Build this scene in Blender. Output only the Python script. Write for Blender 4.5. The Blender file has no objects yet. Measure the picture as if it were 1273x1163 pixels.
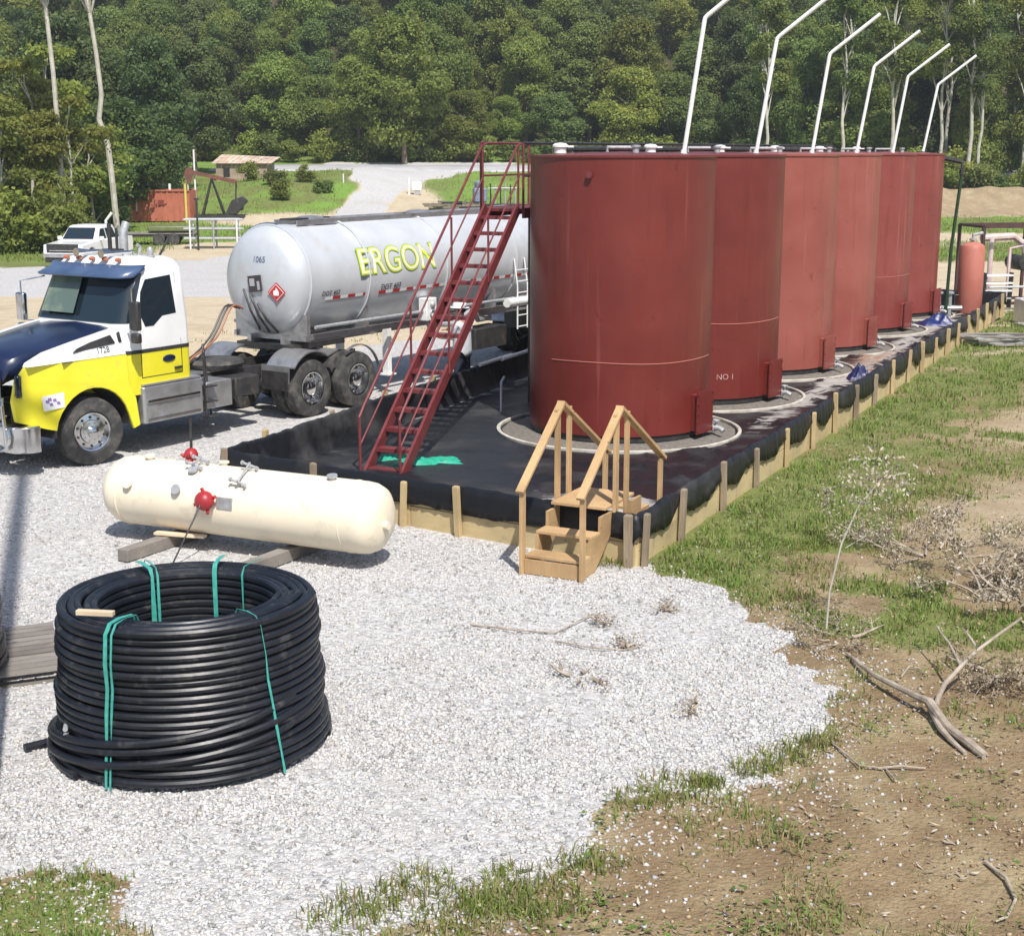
import bpy, bmesh, math, random
import numpy as np
from mathutils import Vector, Matrix
random.seed(7); rng = np.random.default_rng(7)
R = math.radians
scene = bpy.context.scene
col = scene.collection

# ------------------------------------------------------------------ camera, sky, sun, exposure
F_PX, PITCH, CAM_H = 1800.0, R(12.32), 4.8          # focal length for a 1273 px wide frame
cd = bpy.data.cameras.new("camera"); cam = bpy.data.objects.new("camera", cd); col.objects.link(cam)
cam.location = (0, 0, CAM_H); cam.rotation_euler = (R(90) - PITCH, 0, 0)
cd.sensor_width = 36; cd.lens = 36 * F_PX / 1273; cd.clip_start = .1; cd.clip_end = 2000
scene.camera = cam
SUN_EL, SUN_AZ = R(55), math.atan2(.29, -.957)       # azimuth measured from +Y towards +X
w = bpy.data.worlds.new("World"); scene.world = w; w.use_nodes = True
nt = w.node_tree; bg = nt.nodes['Background']
sky = nt.nodes.new('ShaderNodeTexSky'); sky.sky_type = 'NISHITA'; sky.sun_disc = False
sky.sun_elevation = SUN_EL; sky.sun_rotation = SUN_AZ; sky.air_density = 1.0; sky.dust_density = 1.5
nt.links.new(sky.outputs[0], bg.inputs[0]); bg.inputs[1].default_value = .11
ld = bpy.data.lights.new("sun", 'SUN'); ld.energy = 4.6; ld.angle = R(.55); ld.color = (1, .955, .89)
sun = bpy.data.objects.new("sun", ld); col.objects.link(sun)
sd = Vector((math.sin(SUN_AZ) * math.cos(SUN_EL), math.cos(SUN_AZ) * math.cos(SUN_EL), math.sin(SUN_EL)))
sun.rotation_euler = sd.to_track_quat('Z', 'Y').to_euler()
vs = scene.view_settings; vs.view_transform = 'Standard'; vs.look = 'None'; vs.exposure = .36; vs.gamma = 1
vs.use_curve_mapping = False
scene.cycles.max_bounces = 6; scene.cycles.diffuse_bounces = 3; scene.cycles.transparent_max_bounces = 6
scene.cycles.use_adaptive_sampling = True

# ------------------------------------------------------------------ numeric helpers
def sstep(a, b, x):
    t = np.clip((x - a) / (b - a), 0, 1); return t * t * (3 - 2 * t)
def _h(ix, iy, s):
    n = (ix.astype(np.int64) * 374761393 + iy.astype(np.int64) * 668265263 + s * 974634777) & 0x7fffffff
    n = ((n ^ (n >> 13)) * 1274126177) & 0x7fffffff
    return ((n ^ (n >> 16)) & 0xffff) / 65535.0
def vnoise(x, y, s=0):
    x = np.asarray(x, float); y = np.asarray(y, float)
    ix = np.floor(x); iy = np.floor(y); fx = x - ix; fy = y - iy
    fx = fx * fx * (3 - 2 * fx); fy = fy * fy * (3 - 2 * fy)
    a = _h(ix, iy, s); b = _h(ix + 1, iy, s); c = _h(ix, iy + 1, s); d = _h(ix + 1, iy + 1, s)
    return (a + (b - a) * fx) * (1 - fy) + (c + (d - c) * fx) * fy
def fbm(x, y, s=0, o=4):
    t = 0; a = 1; n = 0
    for i in range(o):
        t = t + a * vnoise(x * 2 ** i + 17.3 * i, y * 2 ** i - 9.1 * i, s + i); n += a; a *= .5
    return t / n                                       # about 0..1, mean .5
def ray(px, py):
    v = Vector(((px - 636.5) / F_PX, (581.5 - py) / F_PX, -1))
    return Matrix.Rotation(R(90) - PITCH, 3, 'X') @ v
def at(px, py, z=0.):
    d = ray(px, py); t = (z - CAM_H) / d.z
    return Vector((d.x * t, d.y * t, z))
def atY(px, py, Y):
    d = ray(px, py); t = Y / d.y
    return Vector((d.x * t, Y, CAM_H + d.z * t))
_py = [-80, 0, 40, 55, 75, 95, 112, 130, 142, 158, 172, 250, 420]
_pz = [0, 0, 0, -.5, -1., -.9, -.5, 1.0, 2.75, 3.45, 5, 40, 62]
def height(x, y):
    x = np.asarray(x, float); y = np.asarray(y, float)
    z = np.interp(y, _py, _pz)
    far = sstep(170, 200, y)
    z = z + far * (fbm(x * .02, y * .02, 3) - .5) * 14
    # cut bank on the right side beyond the field
    bank = sstep(22, 34, x) * (1 - sstep(150, 170, y))
    zr = np.interp(y, [0, 40, 75, 100, 124, 131, 135, 150, 175], [0, 0, -1., -1.0, -.9, -.5, 1.5, 2.2, 5.5]) + (1.3 * (fbm(x * .35, y * .7, 8) - .5) + .7 * (fbm(x * 1.3, y * 1.3, 9) - .5)) * sstep(126, 131, y) * (1 - sstep(136, 140, y))
    z = z * (1 - bank) + zr * bank
    # grassy mound left of the drive
    z = z + 1.5 * np.exp(-(((x + 20) / 8) ** 2 + ((y - 128) / 9) ** 2)) + .9 * np.exp(-(((x + 14) / 3.5) ** 2 + ((y - 136) / 8) ** 2))
    bump = (fbm(x * .6, y * .6, 11) - .5) * .10 + (fbm(x * 2.3, y * 2.3, 12) - .5) * .05
    off = sstep(2.2, 4.5, (x - 1.47) * .895 - (y - 16.5) * .445) * sstep(-4, 60, y) + sstep(60, 90, y)
    z = z + bump * np.clip(.25 + off, 0, 1.6) * (1 - sstep(200, 260, y))
    return z
def hz(x, y): return float(height(x, y))
def on(px, py):
    d = ray(px, py)
    if d.z > -1e-4: d.z = -1e-4
    t = 5.
    while t < 900:
        if CAM_H + d.z * t <= hz(d.x * t, d.y * t): break
        t += .25 if t < 60 else .5
    return Vector((d.x * t, d.y * t, hz(d.x * t, d.y * t)))
def poly_sd(x, y, P):                                  # signed distance, positive inside
    x = np.asarray(x, float); y = np.asarray(y, float)
    d = np.full(x.shape, 1e9); ins = np.zeros(x.shape, bool); n = len(P)
    for i in range(n):
        ax, ay = P[i]; bx, by = P[(i + 1) % n]
        ex, ey = bx - ax, by - ay
        t = np.clip(((x - ax) * ex + (y - ay) * ey) / (ex * ex + ey * ey), 0, 1)
        d = np.minimum(d, np.hypot(x - ax - t * ex, y - ay - t * ey))
        c = ((ay > y) != (by > y)) & (x < (bx - ax) * (y - ay) / (by - ay + 1e-12) + ax)
        ins ^= c
    return np.where(ins, d, -d)

# ------------------------------------------------------------------ object helpers
class MB:
    def __init__(s): s.v = []; s.f = []; s.m = []
    def add(s, vs_, fs, mi=0, M=None):
        o = len(s.v)
        for p in vs_:
            p = Vector(p); s.v.append(M @ p if M else p)
        for f in fs: s.f.append([i + o for i in f]); s.m.append(mi)
        return s
    def box(s, c, d, rz=0, mi=0, M=None, rx=0, ry=0):
        x, y, z = d[0] / 2, d[1] / 2, d[2] / 2
        T = Matrix.Translation(Vector(c)) @ Matrix.Rotation(rz, 4, 'Z') @ Matrix.Rotation(ry, 4, 'Y') @ Matrix.Rotation(rx, 4, 'X')
        if M: T = M @ T
        return s.add([(-x, -y, -z), (x, -y, -z), (x, y, -z), (-x, y, -z), (-x, -y, z), (x, -y, z), (x, y, z), (-x, y, z)],
                     [(0, 3, 2, 1), (4, 5, 6, 7), (0, 1, 5, 4), (1, 2, 6, 5), (2, 3, 7, 6), (3, 0, 4, 7)], mi, T)
    def beam(s, a, b, w_, h_, mi=0, up=(0, 0, 1)):
        a = Vector(a); b = Vector(b); d = (b - a).normalized(); u = Vector(up)
        if abs(d.dot(u)) > .98: u = Vector((0, 1, 0))
        r = d.cross(u).normalized(); u = r.cross(d)
        vv = []
        for p in (a, b):
            for i, j in ((-1, -1), (1, -1), (1, 1), (-1, 1)): vv.append(p + r * (i * w_ / 2) + u * (j * h_ / 2))
        return s.add(vv, [(0, 3, 2, 1), (4, 5, 6, 7), (0, 1, 5, 4), (1, 2, 6, 5), (2, 3, 7, 6), (3, 0, 4, 7)], mi)
    def tube(s, path, r, n=8, mi=0, cap=True, closed=False):
        P = [Vector(p) for p in path]; N = len(P); rr = r if isinstance(r, (list, tuple)) else [r] * N
        vv = []; pu = None
        for i, p in enumerate(P):
            a = P[(i - 1) % N] if (i or closed) else p; b = P[(i + 1) % N] if (i < N - 1 or closed) else p
            d = (b - a).normalized()
            if pu is None:
                pu = Vector((0, 0, 1)) if abs(d.z) < .9 else Vector((1, 0, 0))
            u = (pu - d * pu.dot(d)).normalized(); pu = u; v = d.cross(u)
            for k in range(n):
                t = 2 * math.pi * k / n; vv.append(p + (u * math.cos(t) + v * math.sin(t)) * rr[i])
        ff = []
        for i in range(N if closed else N - 1):
            j = (i + 1) % N
            for k in range(n): ff.append((i * n + k, i * n + (k + 1) % n, j * n + (k + 1) % n, j * n + k))
        if cap and not closed: ff += [tuple(range(n))[::-1], tuple((N - 1) * n + k for k in range(n))]
        return s.add(vv, ff, mi)
    def cyl(s, a, b, r, n=16, mi=0): return s.tube([a, b], r, n, mi)
    def lathe(s, prof, n=24, M=None, mi=0, cap=True):              # profile of (r, z), round local Z
        vv = []; ff = []
        for r, z in prof:
            for k in range(n):
                t = 2 * math.pi * k / n; vv.append((r * math.cos(t), r * math.sin(t), z))
        for i in range(len(prof) - 1):
            for k in range(n): ff.append((i * n + k, i * n + (k + 1) % n, (i + 1) * n + (k + 1) % n, (i + 1) * n + k))
        if cap and prof[0][0] > 1e-5: ff.append(tuple(range(n))[::-1])
        if cap and prof[-1][0] > 1e-5: ff.append(tuple((len(prof) - 1) * n + k for k in range(n)))
        return s.add(vv, ff, mi, M)
    def prism(s, out, y0, y1, mi=0, M=None):             # outline (x, z); y0 / y1 numbers or functions of (x, z)
        f0 = y0 if callable(y0) else (lambda x, z: y0); f1 = y1 if callable(y1) else (lambda x, z: y1)
        n = len(out); vv = [(x, f0(x, z), z) for x, z in out] + [(x, f1(x, z), z) for x, z in out]
        ff = [tuple(range(n)), tuple(range(n, 2 * n))[::-1]] + [(i, (i + 1) % n, n + (i + 1) % n, n + i) for i in range(n)]
        return s.add(vv, ff, mi, M)
    def loft(s, secs, mi=0, cap=True, closed=True):
        n = len(secs[0]); vv = [p for sc in secs for p in sc]; ff = []
        for i in range(len(secs) - 1):
            for k in range(n if closed else n - 1): ff.append((i * n + k, i * n + (k + 1) % n, (i + 1) * n + (k + 1) % n, (i + 1) * n + k))
        if cap: ff += [tuple(range(n))[::-1], tuple((len(secs) - 1) * n + k for k in range(n))]
        return s.add(vv, ff, mi)
    def ball(s, c, r, n=12, mi=0, sc=(1, 1, 1)):
        pr = [(math.sin(math.pi * i / (n // 2)) * r, -math.cos(math.pi * i / (n // 2)) * r) for i in range(n // 2 + 1)]
        pr[0] = (1e-6, -r); pr[-1] = (1e-6, r)
        return s.lathe(pr, n, Matrix.Translation(Vector(c)) @ Matrix.Diagonal((*sc, 1)), mi)
    def torus(s, c, Rr, r, axis=(0, 0, 1), n=24, m=8, mi=0):
        q = Vector((0, 0, 1)).rotation_difference(Vector(axis)).to_matrix(); c = Vector(c)
        return s.tube([c + q @ Vector((Rr * math.cos(2 * math.pi * k / n), Rr * math.sin(2 * math.pi * k / n), 0)) for k in range(n)], r, m, mi, closed=True)
    def mesh(s, name, mats, smooth=True, ang=35):
        me = bpy.data.meshes.new(name); me.from_pydata([tuple(p) for p in s.v], [], s.f)
        for m_ in (mats if isinstance(mats, (list, tuple)) else [mats]): me.materials.append(m_)
        me.polygons.foreach_set('material_index', s.m)
        bm = bmesh.new(); bm.from_mesh(me); bmesh.ops.recalc_face_normals(bm, faces=bm.faces); bm.to_mesh(me); bm.free()
        if smooth:
            me.polygons.foreach_set('use_smooth', [True] * len(me.polygons)); me.set_sharp_from_angle(angle=R(ang))
        me.update(); return me
    def build(s, name, mats, parent=None, smooth=True, ang=35, bevel=0, label=None):
        o = bpy.data.objects.new(name, s.mesh(name, mats, smooth, ang)); col.objects.link(o)
        if parent: o.parent = parent
        if bevel:
            b = o.modifiers.new('bevel', 'BEVEL'); b.width = bevel; b.segments = 2; b.limit_method = 'ANGLE'; b.angle_limit = R(40)
        if label: o['label'] = label
        return o
def fast_mesh(name, V, Fq, mats, k=3, smooth=False, mi=None):
    me = bpy.data.meshes.new(name); V = np.ascontiguousarray(V, np.float32); Fq = np.ascontiguousarray(Fq, np.int32)
    me.vertices.add(len(V)); me.vertices.foreach_set('co', V.ravel())
    me.loops.add(Fq.size); me.loops.foreach_set('vertex_index', Fq.ravel())
    me.polygons.add(len(Fq)); me.polygons.foreach_set('loop_start', np.arange(0, Fq.size, k, dtype=np.int32))
    me.polygons.foreach_set('loop_total', np.full(len(Fq), k, np.int32))
    for m_ in (mats if isinstance(mats, (list, tuple)) else [mats]): me.materials.append(m_)
    if mi is not None: me.polygons.foreach_set('material_index', np.ascontiguousarray(mi, np.int32))
    if smooth: me.polygons.foreach_set('use_smooth', np.ones(len(Fq), bool))
    me.update(calc_edges=True); return me
def tag(o, label=None, cat=None, group=None, kind=None):
    for k, v in (('label', label), ('category', cat), ('group', group), ('kind', kind)):
        if v: o[k] = v
    return o
def thing(name, label, cat, loc=(0, 0, 0), rz=0, group=None):
    o = bpy.data.objects.new(name, None); col.objects.link(o); o.location = loc; o.rotation_euler = (0, 0, rz)
    o.empty_display_size = .2
    return tag(o, label, cat, group)
def link(name, me, parent=None, loc=None, rz=0, sc=None):
    o = bpy.data.objects.new(name, me); col.objects.link(o)
    if parent: o.parent = parent
    if loc is not None: o.location = loc
    if rz: o.rotation_euler = (0, 0, rz)
    if sc: o.scale = sc if isinstance(sc, (tuple, list)) else (sc, sc, sc)
    return o
def kids(o): return [c for c in bpy.data.objects if c.parent == o]
def dup(root, loc, rz=0, label=None, scale=None):
    r = root.copy(); col.objects.link(r); r.location = loc; r.rotation_euler = (0, 0, rz)
    if scale: r.scale = (scale,) * 3
    if label: r['label'] = label
    for ch in kids(root):
        c = ch.copy(); col.objects.link(c); c.parent = r
        for g in kids(ch):
            d = g.copy(); col.objects.link(d); d.parent = c
    return r

# ------------------------------------------------------------------ materials
class NT:
    def __init__(s, name):
        s.m = bpy.data.materials.new(name); s.m.use_nodes = True; s.t = s.m.node_tree; s.b = s.t.nodes['Principled BSDF']
        s.out = s.t.nodes['Material Output']
    def n(s, typ, **kw):
        x = s.t.nodes.new(typ)
        for k, v in kw.items(): setattr(x, k, v)
        return x
    def l(s, a, b): s.t.links.new(a, b)
    def noise(s, vec, scale, detail=5, rough=.55, dist=0):
        x = s.n('ShaderNodeTexNoise'); x.inputs['Scale'].default_value = scale; x.inputs['Detail'].default_value = detail
        x.inputs['Roughness'].default_value = rough; x.inputs['Distortion'].default_value = dist
        if vec is not None: s.l(vec, x.inputs['Vector'])
        return x.outputs['Fac']
    def ramp(s, fac, a, b, ca=(0, 0, 0, 1), cb=(1, 1, 1, 1)):
        x = s.n('ShaderNodeValToRGB'); x.color_ramp.elements[0].position = a; x.color_ramp.elements[1].position = b
        x.color_ramp.elements[0].color = ca; x.color_ramp.elements[1].color = cb
        s.l(fac, x.inputs[0]); return x.outputs[0]
    def mix(s, fac, a, b, bt='MIX'):
        x = s.n('ShaderNodeMix', data_type='RGBA', blend_type=bt)
        for sock, v in ((x.inputs[0], fac), (x.inputs[6], a), (x.inputs[7], b)):
            if hasattr(v, 'links'): s.l(v, sock)
            elif isinstance(v, (int, float)): sock.default_value = v
            else: sock.default_value = (*v, 1) if len(v) == 3 else v
        return x.outputs[2]
    def math(s, op, a, b=None):
        x = s.n('ShaderNodeMath', operation=op)
        for sock, v in ((x.inputs[0], a), (x.inputs[1], b)):
            if v is None: continue
            if hasattr(v, 'links'): s.l(v, sock)
            else: sock.default_value = v
        return x.outputs[0]
    def coords(s, stretch=(1, 1, 1), rnd=True):
        tc = s.n('ShaderNodeTexCoord'); mp = s.n('ShaderNodeMapping'); mp.inputs['Scale'].default_value = stretch
        s.l(tc.outputs['Object'], mp.inputs['Vector'])
        if rnd:
            oi = s.n('ShaderNodeObjectInfo'); m = s.math('MULTIPLY', oi.outputs['Random'], 37.)
            c = s.n('ShaderNodeCombineXYZ'); s.l(m, c.inputs[0]); s.l(m, c.inputs[1]); s.l(m, c.inputs[2]); s.l(c.outputs[0], mp.inputs['Location'])
        return mp.outputs[0]
    def bump(s, h, strength, dist=.01, prev=None):
        x = s.n('ShaderNodeBump'); x.inputs['Strength'].default_value = strength; x.inputs['Distance'].default_value = dist
        s.l(h, x.inputs['Height'])
        if prev is not None: s.l(prev, x.inputs['Normal'])
        s.l(x.outputs[0], s.b.inputs['Normal']); return x.outputs[0]
def mat(name, c1, c2=None, scale=3, lo=.35, hi=.65, rough=.5, metal=0, bump=0, bscale=40, stretch=(1, 1, 1),
        dirt=None, dscale=2, damt=(.5, .75), bdist=.01, coat=0, rvar=0):
    t = NT(name); v = t.coords(stretch); t.b.inputs['Roughness'].default_value = rough; t.b.inputs['Metallic'].default_value = metal
    c = (*c1, 1)
    if c2 is not None: c = t.mix(t.ramp(t.noise(v, scale), lo, hi), c1, c2)
    if dirt is not None: c = t.mix(t.ramp(t.noise(v, dscale, 8, .65), damt[0], damt[1]), c, dirt)
    if hasattr(c, 'links'): t.l(c, t.b.inputs['Base Color'])
    else: t.b.inputs['Base Color'].default_value = c
    if rvar:
        mr = t.n('ShaderNodeMapRange'); t.l(t.noise(v, scale * 2.3), mr.inputs[0]); mr.inputs[3].default_value = rough - rvar; mr.inputs[4].default_value = rough + rvar
        t.l(mr.outputs[0], t.b.inputs['Roughness'])
    if bump: t.bump(t.noise(v, bscale, 4), bump, bdist)
    if coat: t.b.inputs['Coat Weight'].default_value = coat; t.b.inputs['Coat Roughness'].default_value = .08
    return t.m
def wood(name, c1, c2, grain=(1, 1, 1), rough=.75):
    t = NT(name); v = t.coords(grain); a = t.noise(v, 9, 6, .6, .4); b = t.noise(t.coords((1, 1, 1)), 1.3, 3)
    c = t.mix(t.ramp(a, .3, .7), c1, c2); c = t.mix(t.ramp(b, .4, .75), c, tuple(x * .68 for x in c1)); kv = t.n('ShaderNodeTexVoronoi'); kv.inputs['Scale'].default_value = 3.1; t.l(t.coords(tuple(max(g_, 1) ** .55 for g_ in grain)), kv.inputs['Vector'])
    c = t.mix(t.ramp(kv.outputs['Distance'], .05, .11, (1, 1, 1, 1), (0, 0, 0, 1)), c, tuple(x * .38 for x in c1)); c = t.mix(t.ramp(t.noise(t.coords((1, 1, 1)), 5, 8, .75), .58, .74), c, (.30, .25, .19))
    t.l(c, t.b.inputs['Base Color']); t.b.inputs['Roughness'].default_value = rough; t.bump(a, .35, .004); return t.m
M = {}
M['black_steel'] = mat('black_steel', (.02, .02, .022), (.045, .042, .04), 6, rough=.5, bump=.1, dirt=(.16, .13, .1), damt=(.6, .8))
M['rubber'] = mat('rubber', (.028, .028, .03), (.05, .048, .045), 8, rough=.8, bump=.2, bscale=80, dirt=(.17, .155, .135), dscale=5, damt=(.48, .8))
M['white_paint'] = mat('white_paint', (.78, .78, .77), (.70, .70, .69), 2, rough=.28, coat=.4, dirt=(.5, .46, .4), damt=(.62, .85))
M['yellow_paint'] = mat('yellow_paint', (.70, .63, .025), (.76, .68, .04), 2, rough=.28, coat=.5, dirt=(.45, .40, .10), damt=(.60, .88))
M['blue_paint'] = mat('blue_paint', (.006, .013, .045), (.010, .020, .060), 2, rough=.32, coat=.25, dirt=(.05, .055, .07), damt=(.62, .9))
M['visor'] = mat('visor', (.045, .08, .16), (.07, .11, .20), 3, rough=.3, coat=.4)
M['glass'] = mat('glass', (.012, .022, .03), rough=.05, coat=.6)
M['glass_reflection'] = mat('glass_reflection', (.20, .25, .18), (.10, .14, .12), .9, .45, .55, rough=.08)  # greenish reflection in the cab glass, put in as colour
M['chrome'] = mat('chrome', (.72, .72, .72), (.5, .5, .5), 5, rough=.18, metal=1)
M['alu'] = mat('alu', (.52, .52, .53), (.40, .40, .40), 4, rough=.38, metal=.75, bump=.05, dirt=(.25, .22, .18), damt=(.55, .85))
M['tank_alu'] = mat('tank_alu', (.60, .62, .65), (.52, .54, .56), 1.4, rough=.34, metal=.25, bump=.03, bscale=6, bdist=.02, dirt=(.48, .45, .40), dscale=1.6, damt=(.55, .85))
M['galv'] = mat('galv', (.48, .49, .50), (.36, .37, .38), 12, rough=.5, metal=.4, bump=.05, dirt=(.28, .24, .2), damt=(.6, .85))
M['white_pipe'] = mat('white_pipe', (.80, .81, .80), (.70, .71, .69), 6, rough=.35, dirt=(.45, .42, .36), damt=(.62, .85))
M['red_steel'] = mat('red_steel', (.13, .022, .026), (.175, .038, .038), 5, rough=.45, bump=.08, dirt=(.10, .03, .03), dscale=4, damt=(.55, .8))
M['bright_red'] = mat('bright_red', (.40, .025, .032), (.30, .022, .028), 9, rough=.4, bump=.1)
M['cream'] = mat('cream', (.82, .73, .57), (.77, .68, .52), 2, rough=.48, bump=.08, bscale=8, dirt=(.50, .41, .30), dscale=4, damt=(.58, .85))
M['hdpe'] = mat('hdpe', (.005, .006, .010), (.010, .012, .018), 5, rough=.42, bump=.05, dirt=(.10, .095, .09), dscale=6, damt=(.56, .85), rvar=.08)
M['strap'] = mat('strap', (.03, .27, .22), (.07, .36, .30), 20, rough=.5)
M['green_net'] = mat('green_net', (.01, .26, .16), (.02, .36, .24), 14, rough=.6, bump=.3)
M['lumber'] = wood('lumber', (.45, .285, .135), (.57, .385, .20), (6, 6, .5))
M['lumber_x'] = wood('lumber_x', (.44, .28, .13), (.56, .38, .195), (.5, 6, 6))
M['plank_wood'] = wood('plank_wood', (.52, .40, .20), (.62, .49, .27), (.6, 6, 9))
M['post_wood'] = wood('post_wood', (.46, .34, .17), (.56, .43, .24), (7, 7, .5))
M['old_post'] = wood('old_post', (.25, .19, .13), (.36, .29, .20), (7, 7, .5))
M['grey_wood'] = wood('grey_wood', (.19, .17, .15), (.30, .275, .245), (.6, 7, 7))
M['pale_wood'] = wood('pale_wood', (.66, .50, .34), (.74, .60, .43), (.6, 7, 7))
M['bark'] = mat('bark', (.16, .125, .09), (.25, .21, .16), 5, rough=.9, bump=.5, bscale=14, stretch=(1, 1, .3), bdist=.03)
M['pale_bark'] = mat('pale_bark', (.50, .47, .40), (.36, .34, .28), 2.5, rough=.85, bump=.3, bscale=10, bdist=.02)
M['dead_wood'] = mat('dead_wood', (.42, .36, .29), (.24, .19, .145), 7, rough=.9, bump=.4, stretch=(1, 1, 1))
M['dry_leaf'] = mat('dry_leaf', (.36, .29, .20), (.20, .155, .105), 9, rough=.85)
M['grey_leaf'] = mat('grey_leaf', (.50, .45, .36), (.30, .26, .20), 9, rough=.85)
def tank_paint(name, c1, c2, fade):
    t = NT(name); v = t.coords((1, 1, .22)); v2 = t.coords((1, 1, 1)); vs2 = t.coords((3.5, 3.5, .12))
    c = t.mix(t.ramp(t.noise(v2, .9, 4), .35, .7), c1, c2)
    c = t.mix(t.ramp(t.noise(vs2, 2.2, 6), .60, .80), c, fade)              # rain streaks down the plates
    c = t.mix(t.ramp(t.noise(t.coords((2.2, 2.2, .16)), 1.7, 8, .7), .56, .74), c, tuple(x * .72 for x in c1))
    c = t.mix(t.ramp(t.noise(v2, 3.5, 8, .7), .62, .72), c, tuple(x * .6 for x in c1))
    t.l(c, t.b.inputs['Base Color'])
    mr = t.n('ShaderNodeMapRange'); t.l(t.noise(v, 3, 5), mr.inputs[0]); mr.inputs[3].default_value = .30; mr.inputs[4].default_value = .52
    t.l(mr.outputs[0], t.b.inputs['Roughness'])
    p = t.bump(t.noise(v2, 1.1, 2), .35, .03); t.bump(t.noise(v2, 90, 2), .06, .004, p)
    return t.m
M['tank_red'] = tank_paint('tank_red', (.130, .017, .013), (.170, .027, .020), (.235, .062, .048))
M['tank_red_faded'] = tank_paint('tank_red_faded', (.24, .060, .045), (.30, .088, .068), (.36, .14, .115))
M['tank_red_mid'] = tank_paint('tank_red_mid', (.19, .036, .030), (.245, .058, .048), (.34, .13, .115))
def liner_mat():
    t = NT('liner'); v = t.coords((1, 1, 1), False)
    d = t.ramp(t.noise(v, .8, 5, .6), .50, .78)
    c = t.mix(d, (.012, .013, .016), (.075, .072, .070))
    av = t.n('ShaderNodeAttribute', attribute_name='dust_glare').outputs['Fac']; nz = t.noise(t.coords((.8, 2.2, 1), False), 2.4, 7, .65)
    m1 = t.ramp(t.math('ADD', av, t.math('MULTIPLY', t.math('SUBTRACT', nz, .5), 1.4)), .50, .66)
    c = t.mix(m1, c, t.mix(t.ramp(nz, .3, .7), (.42, .40, .38), (.27, .25, .23)))  # grey dust, its pale tone also painting the glare on the plastic
    m2 = t.n('ShaderNodeAttribute', attribute_name='clay').outputs['Fac']; m2 = t.ramp(t.math('ADD', m2, t.math('MULTIPLY', t.math('SUBTRACT', nz, .5), 1.2)), .50, .70)
    c = t.mix(m2, c, (.26, .16, .11)); t.l(c, t.b.inputs['Base Color'])
    mr = t.n('ShaderNodeMapRange'); t.l(t.math('MAXIMUM', d, m1), mr.inputs[0]); mr.inputs[3].default_value = .40; mr.inputs[4].default_value = .85; t.b.inputs['Specular IOR Level'].default_value = .24
    t.l(mr.outputs[0], t.b.inputs['Roughness'])
    vw = t.coords((.55, 1.5, 1), False); p = t.bump(t.noise(vw, 2.0, 3, .5, 1.2), .35, .04); t.bump(t.noise(v, 14, 3), .10, .008, p); return t.m
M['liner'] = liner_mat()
def leaf_mat(name, c1, c2, c3, tr=.35):
    t = NT(name); v = t.coords((1, 1, 1)); oi = t.n('ShaderNodeObjectInfo')
    c = t.mix(t.ramp(t.noise(v, .55, 3), .35, .65), c1, c2); c = t.mix(t.ramp(t.noise(v, 5, 2), .45, .75), c, c3)
    hs = t.n('ShaderNodeHueSaturation'); t.l(c, hs.inputs['Color'])
    mr = t.n('ShaderNodeMapRange'); t.l(oi.outputs['Random'], mr.inputs[0]); mr.inputs[3].default_value = .72; mr.inputs[4].default_value = 1.22
    t.l(mr.outputs[0], hs.inputs['Value'])
    m2 = t.n('ShaderNodeMapRange'); t.l(t.math('FRACT', t.math('MULTIPLY', oi.outputs['Random'], 7.31)), m2.inputs[0]); m2.inputs[3].default_value = .468; m2.inputs[4].default_value = .508
    t.l(m2.outputs[0], hs.inputs['Hue'])
    t.l(hs.outputs[0], t.b.inputs['Base Color']); t.b.inputs['Roughness'].default_value = .55
    t.b.inputs['Specular IOR Level'].default_value = .3
    tl = t.n('ShaderNodeBsdfTranslucent'); t.l(hs.outputs[0], tl.inputs[0]); mx = t.n('ShaderNodeMixShader'); mx.inputs[0].default_value = tr
    t.l(t.b.outputs[0], mx.inputs[1]); t.l(tl.outputs[0], mx.inputs[2]); t.l(mx.outputs[0], t.out.inputs[0]); return t.m
M['leaf_a'] = leaf_mat('leaf_a', (.155, .225, .050), (.20, .265, .058), (.25, .31, .085), .5)
M['leaf_b'] = leaf_mat('leaf_b', (.12, .19, .052), (.155, .225, .062), (.20, .265, .085), .5)
M['leaf_c'] = leaf_mat('leaf_c', (.20, .265, .048), (.25, .305, .058), (.30, .35, .09), .5)
M['leaf_dark'] = leaf_mat('leaf_dark', (.08, .145, .048), (.105, .17, .058), (.14, .20, .075), .45)
M['grass'] = leaf_mat('grass', (.15, .26, .045), (.20, .30, .06), (.31, .33, .12), .42)
M['grass_dry'] = leaf_mat('grass_dry', (.28, .26, .11), (.22, .24, .08), (.42, .35, .20), .4)

# ------------------------------------------------------------------ the ground and what covers it
def P2(*pts): return [tuple(at(*p)[:2]) for p in pts]
CF, CR_, CB, CL = Vector((1.47, 16.5, 0)), Vector((14.9, 43.9, 0)), Vector((7.4, 48.0, 0)), Vector((-4.1, 20.3, 0))   # corners of the bund
PAD = P2((900, 742), (850, 722), (800, 712), (782, 703))
PAD = [(-30, 8.6)] + P2((0, 1082), (75, 1086), (150, 1102), (188, 1135), (225, 1195), (300, 1240), (420, 1215), (500, 1165), (590, 1098), (680, 1066), (742, 1036), (790, 1000),
     (850, 985), (905, 978), (960, 958), (1003, 925), (1036, 868), (1022, 826), (985, 798), (940, 765)) + PAD + [(1.3, 17.6), (14.0, 44.5), (12, 50), (3, 44), (-4, 36), (-8, 31.5), (-14, 30.5), (-24, 31), (-40, 30)]
LOT = [(-60, 57), (-30, 55), (-12, 53), (4, 52), (16, 62), (18, 80), (0, 90), (-12, 88), (-20, 76), (-34, 73), (-60, 70)]
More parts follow.
